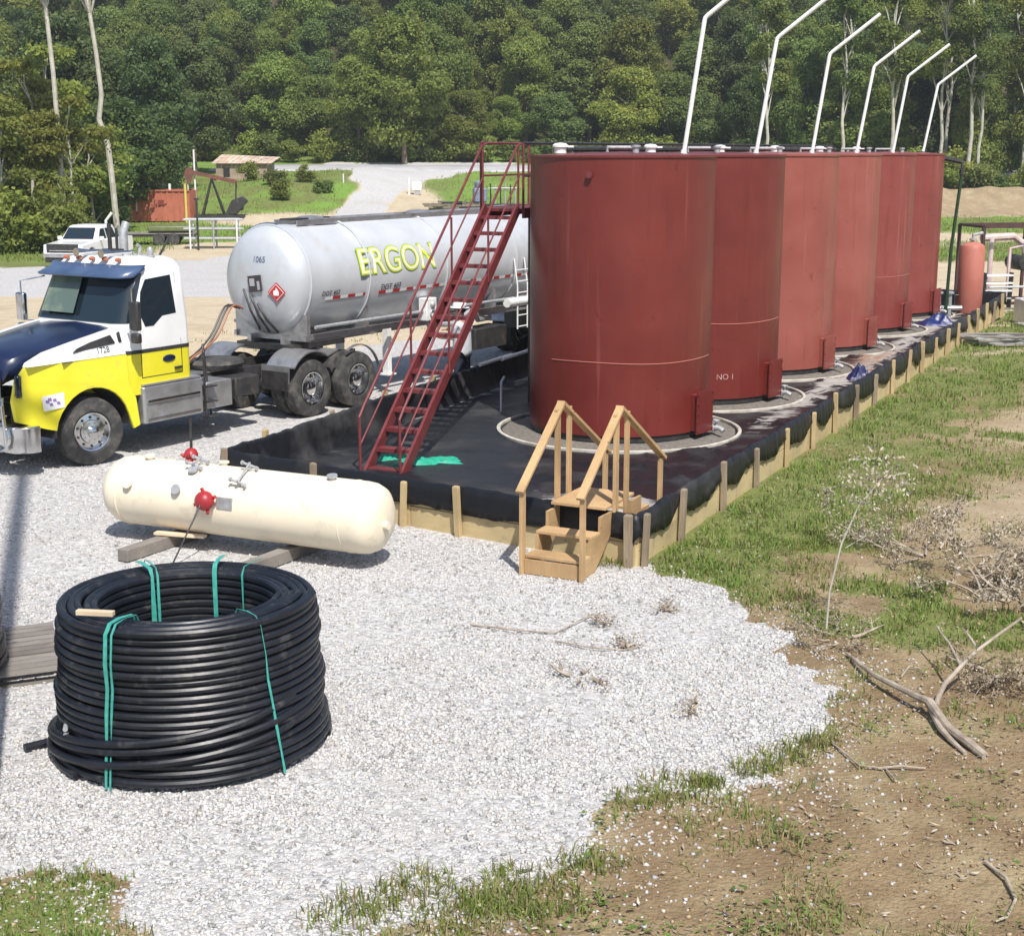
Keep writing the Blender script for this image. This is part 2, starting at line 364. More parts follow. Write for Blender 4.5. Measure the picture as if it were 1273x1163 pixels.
DRIVE = [tuple(on(*p)[:2]) for p in ((385, 282), (413, 269), (438, 248), (448, 232), (436, 218), (405, 203), (640, 203), (590, 213), (530, 226), (494, 241), (479, 258), (478, 284))]
WALL_S, WALL_U = (.898, -.440), (.440, .898)
def masks(x, y):
    x = np.asarray(x, float); y = np.asarray(y, float)
    n1 = fbm(x * .9, y * .9, 21) - .5; n2 = fbm(x * 4, y * 4, 22, 3) - .5; n3 = fbm(x * .35, y * .35, 23) - .5
    sd = poly_sd(x, y, PAD) + n1 * .75 + n2 * .55
    near = sstep(-.10, .12, sd)
    lot = sstep(-1.5, 1.5, poly_sd(x, y, LOT) + n1 * 5)
    drv = sstep(-.8, .8, poly_sd(x, y, DRIVE) + n1 * 2)
    gravel = np.maximum(np.maximum(near, lot), drv)
    across = (x - CF.x) * WALL_S[0] + (y - CF.y) * WALL_S[1]; along = (x - CF.x) * WALL_U[0] + (y - CF.y) * WALL_U[1]
    right = sstep(-.3, .1, across) * sstep(-3.2, -.6, along)
    strip = 1 - sstep(1.3, 3.2, across + n3 * 5.0 - along * .05)
    patch = sstep(.04, .20, n3 + n1 * .6 - .03)
    green = right * np.maximum(strip * (.75 + n1), patch * .8) * (1 - sstep(60, 75, y) * .0)
    rim = np.exp(-((sd + .12) / .30) ** 2) * sstep(-.04, .16, n1 + .03) * (.30 + .9 * np.clip(n2 * 3 + .3, 0, 1)) * .62 * (1 - sstep(18, 24, y))
    bl = sstep(.3, -.3, sd) * sstep(-2.1, -2.9, x) * (1 - sstep(8.8, 9.6, y))
    back = sstep(92, 97, y) + sstep(-17, -26, x) * sstep(68, 76, y)
    fieldr = sstep(16, 24, x) * sstep(58, 70, y)
    rows = np.clip(.45 + 1.9 * (fbm(x * .05, y * .12, 31) - .42) + sstep(100, 112, y) * .6, 0, 1)
    scar = 1.2 * np.exp(-(((x + 9.5) / 3.2) ** 2 + ((y - 124) / 9) ** 2)) + np.exp(-(((x + 17) / 6) ** 2 + ((y - 112) / 4) ** 2)) + sstep(126.5, 129, y) * (1 - sstep(136, 139, y)) * sstep(20, 28, x) * 1.1
    green = np.maximum(np.maximum(green, rim), np.maximum(bl, np.clip(back, 0, 1)))
    green = np.where(fieldr * (y < 124) > .5, rows, green)
    green = np.clip(green - scar * 1.3, 0, 1)
    green = np.clip(green, 0, 1) * (1 - gravel)
    tan = np.clip(sstep(1.5, 5.5, across + n3 * 3) * sstep(1.0, 5, along) + sstep(30, 36, y) + n3 * .5, 0, 1)
    tan = tan * (1 - .75 * sstep(126, 128, y) * (1 - sstep(137, 140, y)) * sstep(18, 24, x))
    wet = np.clip(sstep(.06, .2, fbm(x * .7, y * .7, 44) - .5), 0, 1)
    return gravel, green, tan, wet
def spaced(lo, hi, fine_lo, fine_hi, s0, grow):
    mid = list(np.arange(fine_lo, fine_hi, s0)); a = []; s = s0; p = fine_lo
    while p > lo: s *= grow; p -= s; a.append(p)
    b = []; s = s0; p = mid[-1]
    while p < hi: s *= grow; p += s; b.append(p)
    return np.array(a[::-1] + mid + b)
gx = spaced(-320, 320, -11, 13, .14, 1.035); gy = spaced(-70, 420, 6.5, 34, .14, 1.022)
GX, GY = np.meshgrid(gx, gy, indexing='ij'); GZ = height(GX, GY)
mg, mgr, mt, mw = masks(GX, GY)
nx, ny = len(gx), len(gy); idx = np.arange(nx * ny).reshape(nx, ny)
FQ = np.stack([idx[:-1, :-1], idx[1:, :-1], idx[1:, 1:], idx[:-1, 1:]], -1).reshape(-1, 4)
def ground_material():
    t = NT('ground_surface')
    geo = t.n('ShaderNodeNewGeometry'); pos = geo.outputs['Position']
    def attr(n): x = t.n('ShaderNodeAttribute', attribute_name=n); return x.outputs['Fac']
    def vor(scale, feat='F1'):
        x = t.n('ShaderNodeTexVoronoi', feature=feat); x.inputs['Scale'].default_value = scale; t.l(pos, x.inputs['Vector']); return x
    v1 = vor(26); v2 = vor(60)
    sep = t.n('ShaderNodeSeparateColor'); t.l(v1.outputs['Color'], sep.inputs[0])
    stone = t.mix(t.ramp(sep.outputs[0], .02, .9), (.19, .185, .185), (.58, .57, .56))
    stone = t.mix(t.ramp(sep.outputs[1], .90, .97), stone, (.42, .36, .31))
    stone = t.mix(t.ramp(t.noise(pos, 90, 3), .35, .7), stone, t.mix(.5, stone, (.62, .61, .60)))
    big = t.ramp(t.noise(pos, .7, 5, .6), .35, .7)
    stone = t.mix(big, stone, t.mix(.45, stone, (.53, .52, .51)))
    stone = t.mix(t.math('MULTIPLY', t.ramp(t.noise(pos, .35, 7, .7), .52, .66), .40), stone, (.36, .32, .28))
    rust = t.ramp(t.noise(pos, 1.1, 6, .7), .64, .80); stone = t.mix(t.math('MULTIPLY', rust, .45), stone, (.50, .44, .38))
    d1 = t.mix(t.ramp(t.noise(pos, 1.4, 7, .6), .3, .7), (.175, .120, .064), (.285, .210, .118))
    d1 = t.mix(t.ramp(t.noise(pos, 14, 6, .7), .45, .75), d1, (.18, .12, .07)); d1 = t.mix(t.ramp(t.noise(pos, .8, 8, .68), .48, .66), d1, (.335, .27, .16)); d1 = t.mix(t.ramp(t.noise(pos, 2.6, 8, .72), .56, .68), d1, (.13, .125, .055))
    d2 = t.mix(t.ramp(t.noise(pos, 2.1, 7, .6), .3, .7), (.46, .375, .25), (.58, .50, .37))
    d2 = t.mix(t.ramp(t.noise(pos, 9, 7, .7), .5, .8), d2, (.34, .25, .15))
    dirt = t.mix(attr('tan'), d1, d2)
    dirt = t.mix(t.math('MULTIPLY', attr('damp'), .6), dirt, t.mix(.5, dirt, (.30, .22, .13)))
    g = t.mix(t.ramp(t.noise(pos, 3, 6, .65), .35, .65), (.095, .13, .032), (.165, .20, .052))
    g = t.mix(t.ramp(t.noise(pos, 22, 4, .7), .45, .7), g, (.21, .18, .085))
    sy = t.n('ShaderNodeSeparateXYZ'); t.l(pos, sy.inputs[0]); yr = t.n('ShaderNodeMapRange'); t.l(sy.outputs[1], yr.inputs[0]); yr.inputs[1].default_value = 60; yr.inputs[2].default_value = 95
    g = t.mix(t.math('MULTIPLY', t.ramp(t.noise(pos, .22, 5), .40, .60), yr.outputs[0]), g, (.16, .27, .045))
    ga = t.math('ADD', attr('green'), t.math('MULTIPLY', t.math('SUBTRACT', t.noise(pos, 11, 5, .7), .5), 1.1))
    base = t.mix(t.ramp(ga, .42, .62), dirt, g)
    gr = t.math('ADD', attr('gravel'), t.math('MULTIPLY', t.math('SUBTRACT', t.noise(pos, 17, 4, .7), .5), .8))
    base = t.mix(t.ramp(gr, .44, .54), base, stone)
    fr = t.n('ShaderNodeMapRange'); t.l(sy.outputs[1], fr.inputs[0]); fr.inputs[1].default_value = 163; fr.inputs[2].default_value = 172; base = t.mix(fr.outputs[0], base, t.mix(t.noise(pos, .4, 5), (.05, .06, .02), (.085, .065, .035)))
    t.l(base, t.b.inputs['Base Color']); t.b.inputs['Roughness'].default_value = .93; t.b.inputs['Specular IOR Level'].default_value = .25
    h = t.math('ADD', t.math('MULTIPLY', v1.outputs['Distance'], -1.), t.math('MULTIPLY', v2.outputs['Distance'], -.4))
    p = t.bump(h, .75, .018); t.bump(t.noise(pos, 5, 8, .7), .6, .05, p)
    return t.m
ground_mesh = fast_mesh('ground', np.stack([GX, GY, GZ], -1).reshape(-1, 3), FQ, ground_material(), 4, True)
for nm, a in (('gravel', mg), ('green', mgr), ('tan', mt), ('damp', mw)):
    at_ = ground_mesh.attributes.new(nm, 'FLOAT', 'POINT'); at_.data.foreach_set('value', a.ravel().astype(np.float32))
tag(link('ground', ground_mesh), kind='structure')

# paved road draped on the terrain, with its own worn surface
def road():
    xs = np.arange(-30, 120, 2.); us = np.array([0, .04, .3, .6, .96, 1.]); V = []
    for x in xs:
        yc = 150 - .02 * (x - 10)
        for k, u in enumerate(us):
            y = yc - 5.6 + 11.2 * u; V.append((x, y, hz(x, y) + (.10 if 0 < k < 5 else -.3)))
    n = len(us); F_ = [(i * n + k, (i + 1) * n + k, (i + 1) * n + k + 1, i * n + k + 1) for i in range(len(xs) - 1) for k in range(n - 1)]
    o = link('road', fast_mesh('road', V, F_, mat('asphalt', (.36, .355, .36), (.44, .435, .44), .4, rough=.9, bump=.2, bscale=30, dirt=(.30, .27, .24), dscale=.6), 4))
    tag(o, kind='structure')
road()

def stones(name, X, Y, S, mats, flat=.65, lift=.2):
    n = len(X); Z = height(X, Y)
    O = np.array([(1, 0, 0), (-1, 0, 0), (0, 1, 0), (0, -1, 0), (0, 0, 1), (0, 0, -1)], float)
    V = O[None] * (1 + (rng.random((n, 6, 1)) - .5) * .6) + (rng.random((n, 6, 3)) - .5) * .45
    q = rng.normal(size=(n, 4)); q /= np.linalg.norm(q, axis=1, keepdims=True); a, b, c, d = q.T
    Rm = np.stack([np.stack([1 - 2 * (c * c + d * d), 2 * (b * c - a * d), 2 * (b * d + a * c)], -1), np.stack([2 * (b * c + a * d), 1 - 2 * (b * b + d * d), 2 * (c * d - a * b)], -1),
                   np.stack([2 * (b * d - a * c), 2 * (c * d + a * b), 1 - 2 * (b * b + c * c)], -1)], 1)
    V = np.einsum('nij,nkj->nki', Rm, V) * S[:, None, None]; V[..., 2] *= flat
    V += np.stack([X, Y, Z + S * lift], -1)[:, None]
    Fb = np.array([(0, 2, 4), (2, 1, 4), (1, 3, 4), (3, 0, 4), (2, 0, 5), (1, 2, 5), (3, 1, 5), (0, 3, 5)])
    F_ = (Fb[None] + (np.arange(n) * 6)[:, None, None]).reshape(-1, 3)
    mi = np.repeat(rng.integers(0, len(mats), n), 8) if len(mats) > 1 else None
    return tag(link(name, fast_mesh(name, V.reshape(-1, 3), F_, mats, 3, False, mi)), kind='stuff')
ST = [mat('stone_white', (.53, .52, .51), rough=.9), mat('stone_pale', (.42, .415, .41), rough=.9), mat('stone_grey', (.34, .335, .335), rough=.9),
      mat('stone_bright', (.63, .62, .61), rough=.9), mat('stone_tan', (.52, .48, .43), rough=.9), mat('stone_dark', (.24, .23, .22), rough=.9),
      mat('stone_pink', (.56, .52, .50), rough=.9)]
STW = [ST[0], ST[1], ST[3], ST[0], ST[1], ST[1], ST[2], ST[3], ST[4], ST[0], ST[6], ST[4], ST[5]]
def frustum(n, y0, y1, pw=1.0, mar=1.06):
    y = (y0 ** (1 - pw) + rng.random(n) * (y1 ** (1 - pw) - y0 ** (1 - pw))) ** (1 / (1 - pw)) if pw != 1 else y0 * (y1 / y0) ** rng.random(n)
    x = (rng.random(n) * 2 - 1) * (y * .372 * mar + .6)
    return x, y
bx_, by_ = frustum(270000, 7.3, 24, 1.0)
g_, gr_, _, _ = masks(bx_, by_); k_ = (rng.random(len(bx_)) < g_ * (1 - sstep(15, 24, by_) * .6) * (.30 + .70 * sstep(.36, .56, fbm(bx_ * .55 + 3, by_ * .9, 91))))
k_ &= ~(poly_sd(bx_, by_, [tuple(p[:2]) for p in (CF, CR_, CB, CL)]) > -.1)
bx_, by_ = bx_[k_][:112000], by_[k_][:112000]
stones('gravel', bx_, by_, .006 + .020 * rng.random(len(bx_)) ** 2.2, STW)
# stones strayed over the soil next to the pad
bx_, by_ = frustum(90000, 7.3, 26, 1.0); sd_ = poly_sd(bx_, by_, PAD)
k_ = (sd_ < 0) & (rng.random(len(bx_)) < (.95 * np.exp(sd_ / .30) + .06 * np.exp(sd_ / 1.4) + .003)) & (by_ < 26)
k_ &= ~(poly_sd(bx_, by_, [tuple(p[:2]) for p in (CF, CR_, CB, CL)]) > -.1)
stones('strayed_gravel', bx_[k_], by_[k_], .007 + .018 * rng.random(k_.sum()) ** 2.2, [ST[0], ST[1], ST[2], ST[4]], .7, .15)
# clods and pebbles of soil
bx_, by_ = frustum(30000, 7.4, 30, 1.0); g_, gr_, tn_, _ = masks(bx_, by_); k_ = (g_ < .1) & (by_ < 30) & (rng.random(len(bx_)) < .45)
k_ &= ~(poly_sd(bx_, by_, [tuple(p[:2]) for p in (CF, CR_, CB, CL)]) > -.1)
stones('soil_clods', bx_[k_], by_[k_], .006 + .018 * rng.random(k_.sum()) ** 2.5, [mat('clod_brown', (.26, .17, .09), rough=.95), mat('clod_tan', (.40, .30, .18), rough=.95)], .6, .2)

def blades(name, X, Y, H, W, mats, lean=.5, z0=None, mi=None):
    n = len(X); Z = height(X, Y) - .01 if z0 is None else z0
    a = rng.random(n) * 2 * np.pi; l = (rng.random(n)) * lean; b = a + (rng.random(n) - .5) * 2 + 1.57
    base = np.stack([X, Y, Z], -1); dx = np.stack([np.cos(b), np.sin(b), 0 * b], -1) * (W / 2)[:, None]
    ln = np.stack([np.cos(a) * l, np.sin(a) * l, np.sqrt(np.maximum(.1, 1 - l * l))], -1)
    midp = base + ln * (H * .55)[:, None] * np.array([.6, .6, 1.1]); tip = base + ln * H[:, None] * np.array([1.3, 1.3, .9])
    V = np.stack([base - dx, base + dx, midp + dx * .8, midp - dx * .8, tip], 1).reshape(-1, 3); o = (np.arange(n) * 5)[:, None]
    F_ = np.concatenate([o + np.array([[0, 1, 2]]), o + np.array([[0, 2, 3]]), o + np.array([[3, 2, 4]])], 1).reshape(-1, 3)
    if mi is None and len(mats) > 1: mi = rng.integers(0, len(mats), n)
    return tag(link(name, fast_mesh(name, V, F_, mats, 3, False, None if mi is None else np.repeat(mi, 3))), kind='stuff')
BUND = [tuple(p[:2]) for p in (CF, CR_, CB, CL)]
bx_, by_ = frustum(560000, 7.3, 60, 1.0, 1.1)
g_, gr_, tn_, _ = masks(bx_, by_); gr_ = np.maximum(gr_, (1 - g_) * sstep(.50, .72, fbm(bx_ * 1.1, by_ * 1.1, 52)) * .30 * (by_ < 40)); cl_ = sstep(.38, .62, fbm(bx_ * 3.1, by_ * 3.1, 51))
k_ = (rng.random(len(bx_)) < gr_ * (.25 + .75 * cl_)) & ~(poly_sd(bx_, by_, BUND) > -.12) & (gr_ > .12)
bx_, by_, gr_, cl_ = bx_[k_][:150000], by_[k_][:150000], gr_[k_][:150000], cl_[k_][:150000]
sz_ = (.035 + .075 * rng.random(len(bx_)) * (.5 + cl_)) * (1 + by_ * .008) * np.where(by_ < 9.6, 1.15, 1)
dry_ = (rng.random(len(bx_)) > .30 + .5 * gr_).astype(int)
blades('grass', bx_, by_, sz_, .006 + .0006 * by_ + 0 * sz_, [M['grass'], M['grass_dry']], .8, None, dry_)
# low broad leaved weeds between the grass
bx_, by_ = frustum(70000, 7.3, 32, 1.0, 1.1); g_, gr_, tn_, _ = masks(bx_, by_)
k_ = (rng.random(len(bx_)) < np.maximum(gr_, .25 * (1 - g_)) * sstep(.50, .66, fbm(bx_ * 1.9, by_ * 1.9, 57))) & ~(poly_sd(bx_, by_, BUND) > -.12)
X_, Y_ = bx_[k_][:14000], by_[k_][:14000]; n_ = len(X_) * 3; X_ = np.repeat(X_, 3) + rng.normal(size=n_) * .035; Y_ = np.repeat(Y_, 3) + rng.normal(size=n_) * .035; a_ = rng.random(n_) * 6.28; L_ = .010 + .020 * rng.random(n_) ** 1.5; W_ = L_ * (.35 + .3 * rng.random(n_))
c_, s_ = np.cos(a_), np.sin(a_); Z_ = height(X_, Y_) + .02 + .05 * rng.random(n_)
V_ = np.stack([np.stack([X_ + c_ * L_ * i - s_ * W_ * j, Y_ + s_ * L_ * i + c_ * W_ * j, Z_ + (rng.random(n_) - .4) * .02], -1) for i, j in ((-1, 0), (0, -1), (1, 0), (0, 1))], 1).reshape(-1, 3)
tag(link('ground_weeds', fast_mesh('ground_weeds', V_, np.arange(n_ * 4).reshape(-1, 4), [M['grass'], M['leaf_b'], M['grass_dry']], 4, False, rng.integers(0, 3, n_))), kind='stuff')
# straw and leaf litter lying on the soil
bx_, by_ = frustum(60000, 7.3, 34, 1.0, 1.1); g_, gr_, tn_, _ = masks(bx_, by_)
k_ = (g_ < .3) & (rng.random(len(bx_)) < sstep(.5, .72, fbm(bx_ * 1.3, by_ * 1.3, 61)) * .30 + .02) & ~(poly_sd(bx_, by_, BUND) > -.12)
X_, Y_ = bx_[k_], by_[k_]; n_ = len(X_); a_ = rng.random(n_) * 6.28; L_ = .012 + .035 * rng.random(n_) ** 2; W_ = .004 + .009 * rng.random(n_)
c_, s_ = np.cos(a_), np.sin(a_); Z_ = height(X_, Y_) + .012 + .02 * rng.random(n_)
V_ = np.stack([np.stack([X_ + c_ * L_ * i - s_ * W_ * j, Y_ + s_ * L_ * i + c_ * W_ * j, Z_ + k * (rng.random(n_) - .3) * .03], -1) for i, j, k in ((-1, 0, 1), (0, -1, .3), (1, 0, 1), (0, 1, .3))], 1).reshape(-1, 3)
tag(link('leaf_litter', fast_mesh('leaf_litter', V_, np.arange(n_ * 4).reshape(-1, 4), [M['dry_leaf'], M['grey_leaf'], M['dead_wood']], 4, False, rng.integers(0, 3, n_))), kind='stuff')

# ------------------------------------------------------------------ the bund: timber walls, posts and black liner
WH = .60
def wall_side(A, B, label, post_u, inner_sign, post_mats=None, extra=None):
    A = Vector(A); B = Vector(B); d = B - A; L = d.length; ang = math.atan2(d.y, d.x)
    t = thing('timber_wall', label, 'wall', A, ang, 'timber walls of the tank bund')
    n = max(1, round(L / 3.6)); pl = L / n
    pm = []
    for v in range(2):
        b = MB(); b.box((pl / 2, 0, 0), (pl - .012, .045, .285)); pm.append(b)
    me = pm[0].mesh('plank', M['plank_wood'])
    for i in range(n):
        for r in range(2):
            o = link('plank', me, t, (i * pl, random.uniform(-.006, .006), .135 + r * .292), 0)
            o.rotation_euler = (random.uniform(-.02, .02), random.uniform(-.002, .002), 0)
    out = -inner_sign
    for k, u in enumerate(post_u):
        hgt = .64 + random.uniform(-.05, .08); b = MB()
        w2_ = random.uniform(.048, .066); b.lathe([(w2_, -.02), (w2_, hgt - .018), (w2_ * .82, hgt)], 4, Matrix.Diagonal((1, .8, 1, 1)) @ Matrix.Rotation(R(45), 4, 'Z'))
        mt_ = (post_mats or {}).get(k, M['old_post'] if random.random() < .2 else M['post_wood'])
        o = b.build('post', mt_, t, smooth=False); o.location = (u, out * .085, 0); o.rotation_euler = (random.uniform(-.03, .03), random.uniform(-.04, .04), random.uniform(-.1, .1))
    return t
def along_posts(L, s0, s): 
    r = []; u = s0
    while u < L - .1: r.append(u); u += s * random.uniform(.92, 1.08)
    return r
LF = (CL - CF).length; LR = (CR_ - CF).length; LB = (CB - CR_).length; LL = (CB - CL).length
wall_side(CF, CL, 'front plank wall of the bund behind the cream vessel and wooden steps', [.06, 2.55, 3.45, 5.0, LF - .05], -1, {3: M['old_post'], 4: M['old_post'], 2: M['post_wood']})
wall_side(CF, CR_, 'long yellow plank wall with a row of pointed posts running along the grass', [.06, 1.35, 3.05] + along_posts(LR, 4.6, 1.55), 1, {0: M['old_post'], 2: M['old_post']})
wall_side(CR_, CB, 'far end plank wall of the bund behind the last red tank', along_posts(LB, .3, 1.8), 1)
wall_side(CL, CB, 'left plank wall of the bund beside the tanker trailer', along_posts(LL, 1.2, 1.9), -1)

def liner_sheet():
    V = []; F_ = []
    ring = [(CF, CR_), (CR_, CB), (CB, CL), (CL, CF)]; cen = (CF + CR_ + CB + CL) / 4
    cols = []; s = 0
    for A, B in ring:
        L = (B - A).length; n = int(L / .05); d = (B - A).normalized(); nrm = Vector((d.y, -d.x, 0))       # outward
        for i in range(n):
            u = i / n; p = A + (B - A) * u
            e = min(u * L, (1 - u) * L); dg = nrm.copy()
            if e < .12:                                              # round the corner
                other = None
                j = ring.index((A, B)); PA = ring[j - 1]; NX = ring[(j + 1) % 4]
                q = PA if u < .5 else NX; dd = (q[1] - q[0]).normalized(); n2 = Vector((dd.y, -dd.x, 0)); dg = (nrm + n2 * (1 - e / .12) * 1.0)
            cols.append((p, dg, s + u * L, A is CF or B is CF and True, A is CF and B is CR_))
        s += L
    rows = [(-.62, .035), (-.34, .04), (-.16, .10), (-.09, .34), (-.05, .60), (-.03, WH + .03), (0, WH + .045), (.03, WH + .03), (.036, WH - .06), (.040, WH - .14), (.046, WH - .26)]
    K = len(rows)
    for p, dg, s_, fr, rt in cols:
        f1 = float(fbm(s_ * 2.2, 3.3, 71, 3)) - .5; f2 = float(fbm(s_ * 9, 7.7, 72, 2)) - .5; sc = abs(math.sin(s_ * math.pi / 1.62 + .6))
        for k, (o, z) in enumerate(rows):
            oo = o; zz = z
            if k >= 4: oo += (float(fbm(s_ * 16, z * 5, 73, 2)) - .5) * .030; zz += (float(fbm(s_ * 13, 1.7, 74, 2)) - .5) * .02
            if k < 4: oo += f2 * .025; zz += (k == 1) * f1 * .05 + (k == 2) * f1 * .12
            if k >= 3 and k <= 7: zz += f1 * .07 + f2 * .015
            if k > 7:
                hang = (WH - z) * (.55 + .75 * sc + f1 * 1.2) if rt else (WH - z) * (1.15 + f1 * .8)
                zz = WH + .0 - hang + f1 * .08; oo += .006 + abs(f2) * .02 + .003 * (k - 7)
            q = p + dg * oo; V.append((q.x, q.y, max(zz, .03)))
    n = len(cols)
    for i in range(n):
        j = (i + 1) % n
        for k in range(K - 1): F_.append((i * K + k, j * K + k, j * K + k + 1, i * K + k + 1))
    root = link('black_liner', fast_mesh('black_liner', V, F_, M['liner'], 4, True))
    tag(root, 'black plastic liner draped over the timber walls and under the red tanks', 'liner')
    md = root.modifiers.new('thick', 'SOLIDIFY'); md.thickness = .004; md.offset = 0
    nu, nv = 300, 90; u = np.linspace(0, 1, nu)[:, None]; v = np.linspace(0, 1, nv)[None]
    def bl(c): return (CF[c] * (1 - u) * (1 - v) + CR_[c] * u * (1 - v) + CB[c] * u * v + CL[c] * (1 - u) * v)
    X, Y = bl(0), bl(1); e = np.minimum(np.minimum(u * 30, (1 - u) * 30), np.minimum(v * 6.5, (1 - v) * 6.5))
    a = (X * .9 + Y * .35); pu = X * .44 + Y * .898; pv = X * .898 - Y * .44; cen_ = sstep(3.2, 5.2, pv + 12.4) 
    r = np.abs(fbm(pu * .9 + .7 * fbm(X, Y, 80), pv * .38, 81, 2) - .5) * 2
    r2 = np.abs(fbm(pu * 1.7 + .9 * fbm(X * 1.3, Y * 1.3, 84), pv * .7 + pu * .3, 85, 2) - .5) * 2
    Z = .024 + .085 * (1 - np.minimum(1, r * 9)) ** 1.5 * (.35 + .65 * cen_) + .045 * (1 - np.minimum(1, r2 * 8)) ** 1.5 * (.2 + .8 * cen_) + .016 * fbm(X * 3, Y * 3, 82, 2) * sstep(0, .5, e)
    for i in range(6):
        dd = np.hypot(X - TC[i][0], Y - TC[i][1]); Z = Z * sstep(1.7, 2.3, dd) + .015
    i2 = np.arange(nu * nv).reshape(nu, nv); F2 = np.stack([i2[:-1, :-1], i2[1:, :-1], i2[1:, 1:], i2[:-1, 1:]], -1).reshape(-1, 4)
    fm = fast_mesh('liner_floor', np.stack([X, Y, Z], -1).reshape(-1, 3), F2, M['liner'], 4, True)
    dust_glare = np.maximum(np.exp(-(((X - .9) / 1.6) ** 2 + ((Y - 18.6) / 1.1) ** 2)), .75 * np.exp(-(((pv + 10.6 + 3) / 1.0) ** 2))) * 1.15  # where dust and the painted whitish glare lie on the floor
    dR = (X - CF.x) * WALL_S[0] + (Y - CF.y) * WALL_S[1]; dust_glare = np.maximum(dust_glare, .72 * np.exp(-((dR + 1.1) / .55) ** 2) * sstep(16, 30, Y)); clay = .62 * np.exp(-((dR + 1.2) / .8) ** 2) * sstep(28, 31, Y) * (1 - sstep(34, 37, Y))
    for nm, a in (('dust_glare', dust_glare), ('clay', clay)): q_ = fm.attributes.new(nm, 'FLOAT', 'POINT'); q_.data.foreach_set('value', a.ravel().astype(np.float32))
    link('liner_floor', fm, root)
TC = [(1.84 + 1.82 * i, 24.6 + 3.66 * i) for i in range(6)]
liner_sheet()

# ------------------------------------------------------------------ six red stock tanks on ring pads
TZ, TH, TR = .17, 4.57, 1.535
names = ['nearest red tank, behind the wooden steps, with a low weld line and red plug',
         'second red tank from the wooden steps, with small white lettering near its base',
         'third red tank from the steps, its paint faded to pale salmon',
         'fourth red tank from the steps, dusty pink above and darker at its right edge',
         'fifth red tank from the steps, partly hidden behind its faded neighbour',
         'farthest red tank in the row, next to the dark green standpipe']
tm = [M['tank_red'], M['tank_red'], M['tank_red_faded'], M['tank_red_faded'], M['tank_red_mid'], M['tank_red_mid']]
seam = [1.30, 1.52, None, None, 1.45, None]
ring_mat = mat('ring_band', (.56, .53, .46), (.40, .37, .32), 6, rough=.6, dirt=(.3, .26, .2), damt=(.55, .8))
ring_fill = mat('ring_fill', (.19, .17, .145), (.12, .11, .095), 14, rough=.95, bump=.6, bscale=30, bdist=.02)
def text_mesh(txt, size, offset=0., extrude=0., font_bold=False):
    c = bpy.data.curves.new('text', 'FONT'); c.body = txt; c.size = size; c.offset = offset; c.extrude = extrude; c.align_x = 'CENTER'; c.align_y = 'CENTER'
    o = bpy.data.objects.new('text', c); col.objects.link(o); dg = bpy.context.evaluated_depsgraph_get(); dg.update()
    me = bpy.data.meshes.new_from_object(o.evaluated_get(dg)); bpy.data.objects.remove(o); bpy.data.curves.remove(c); return me
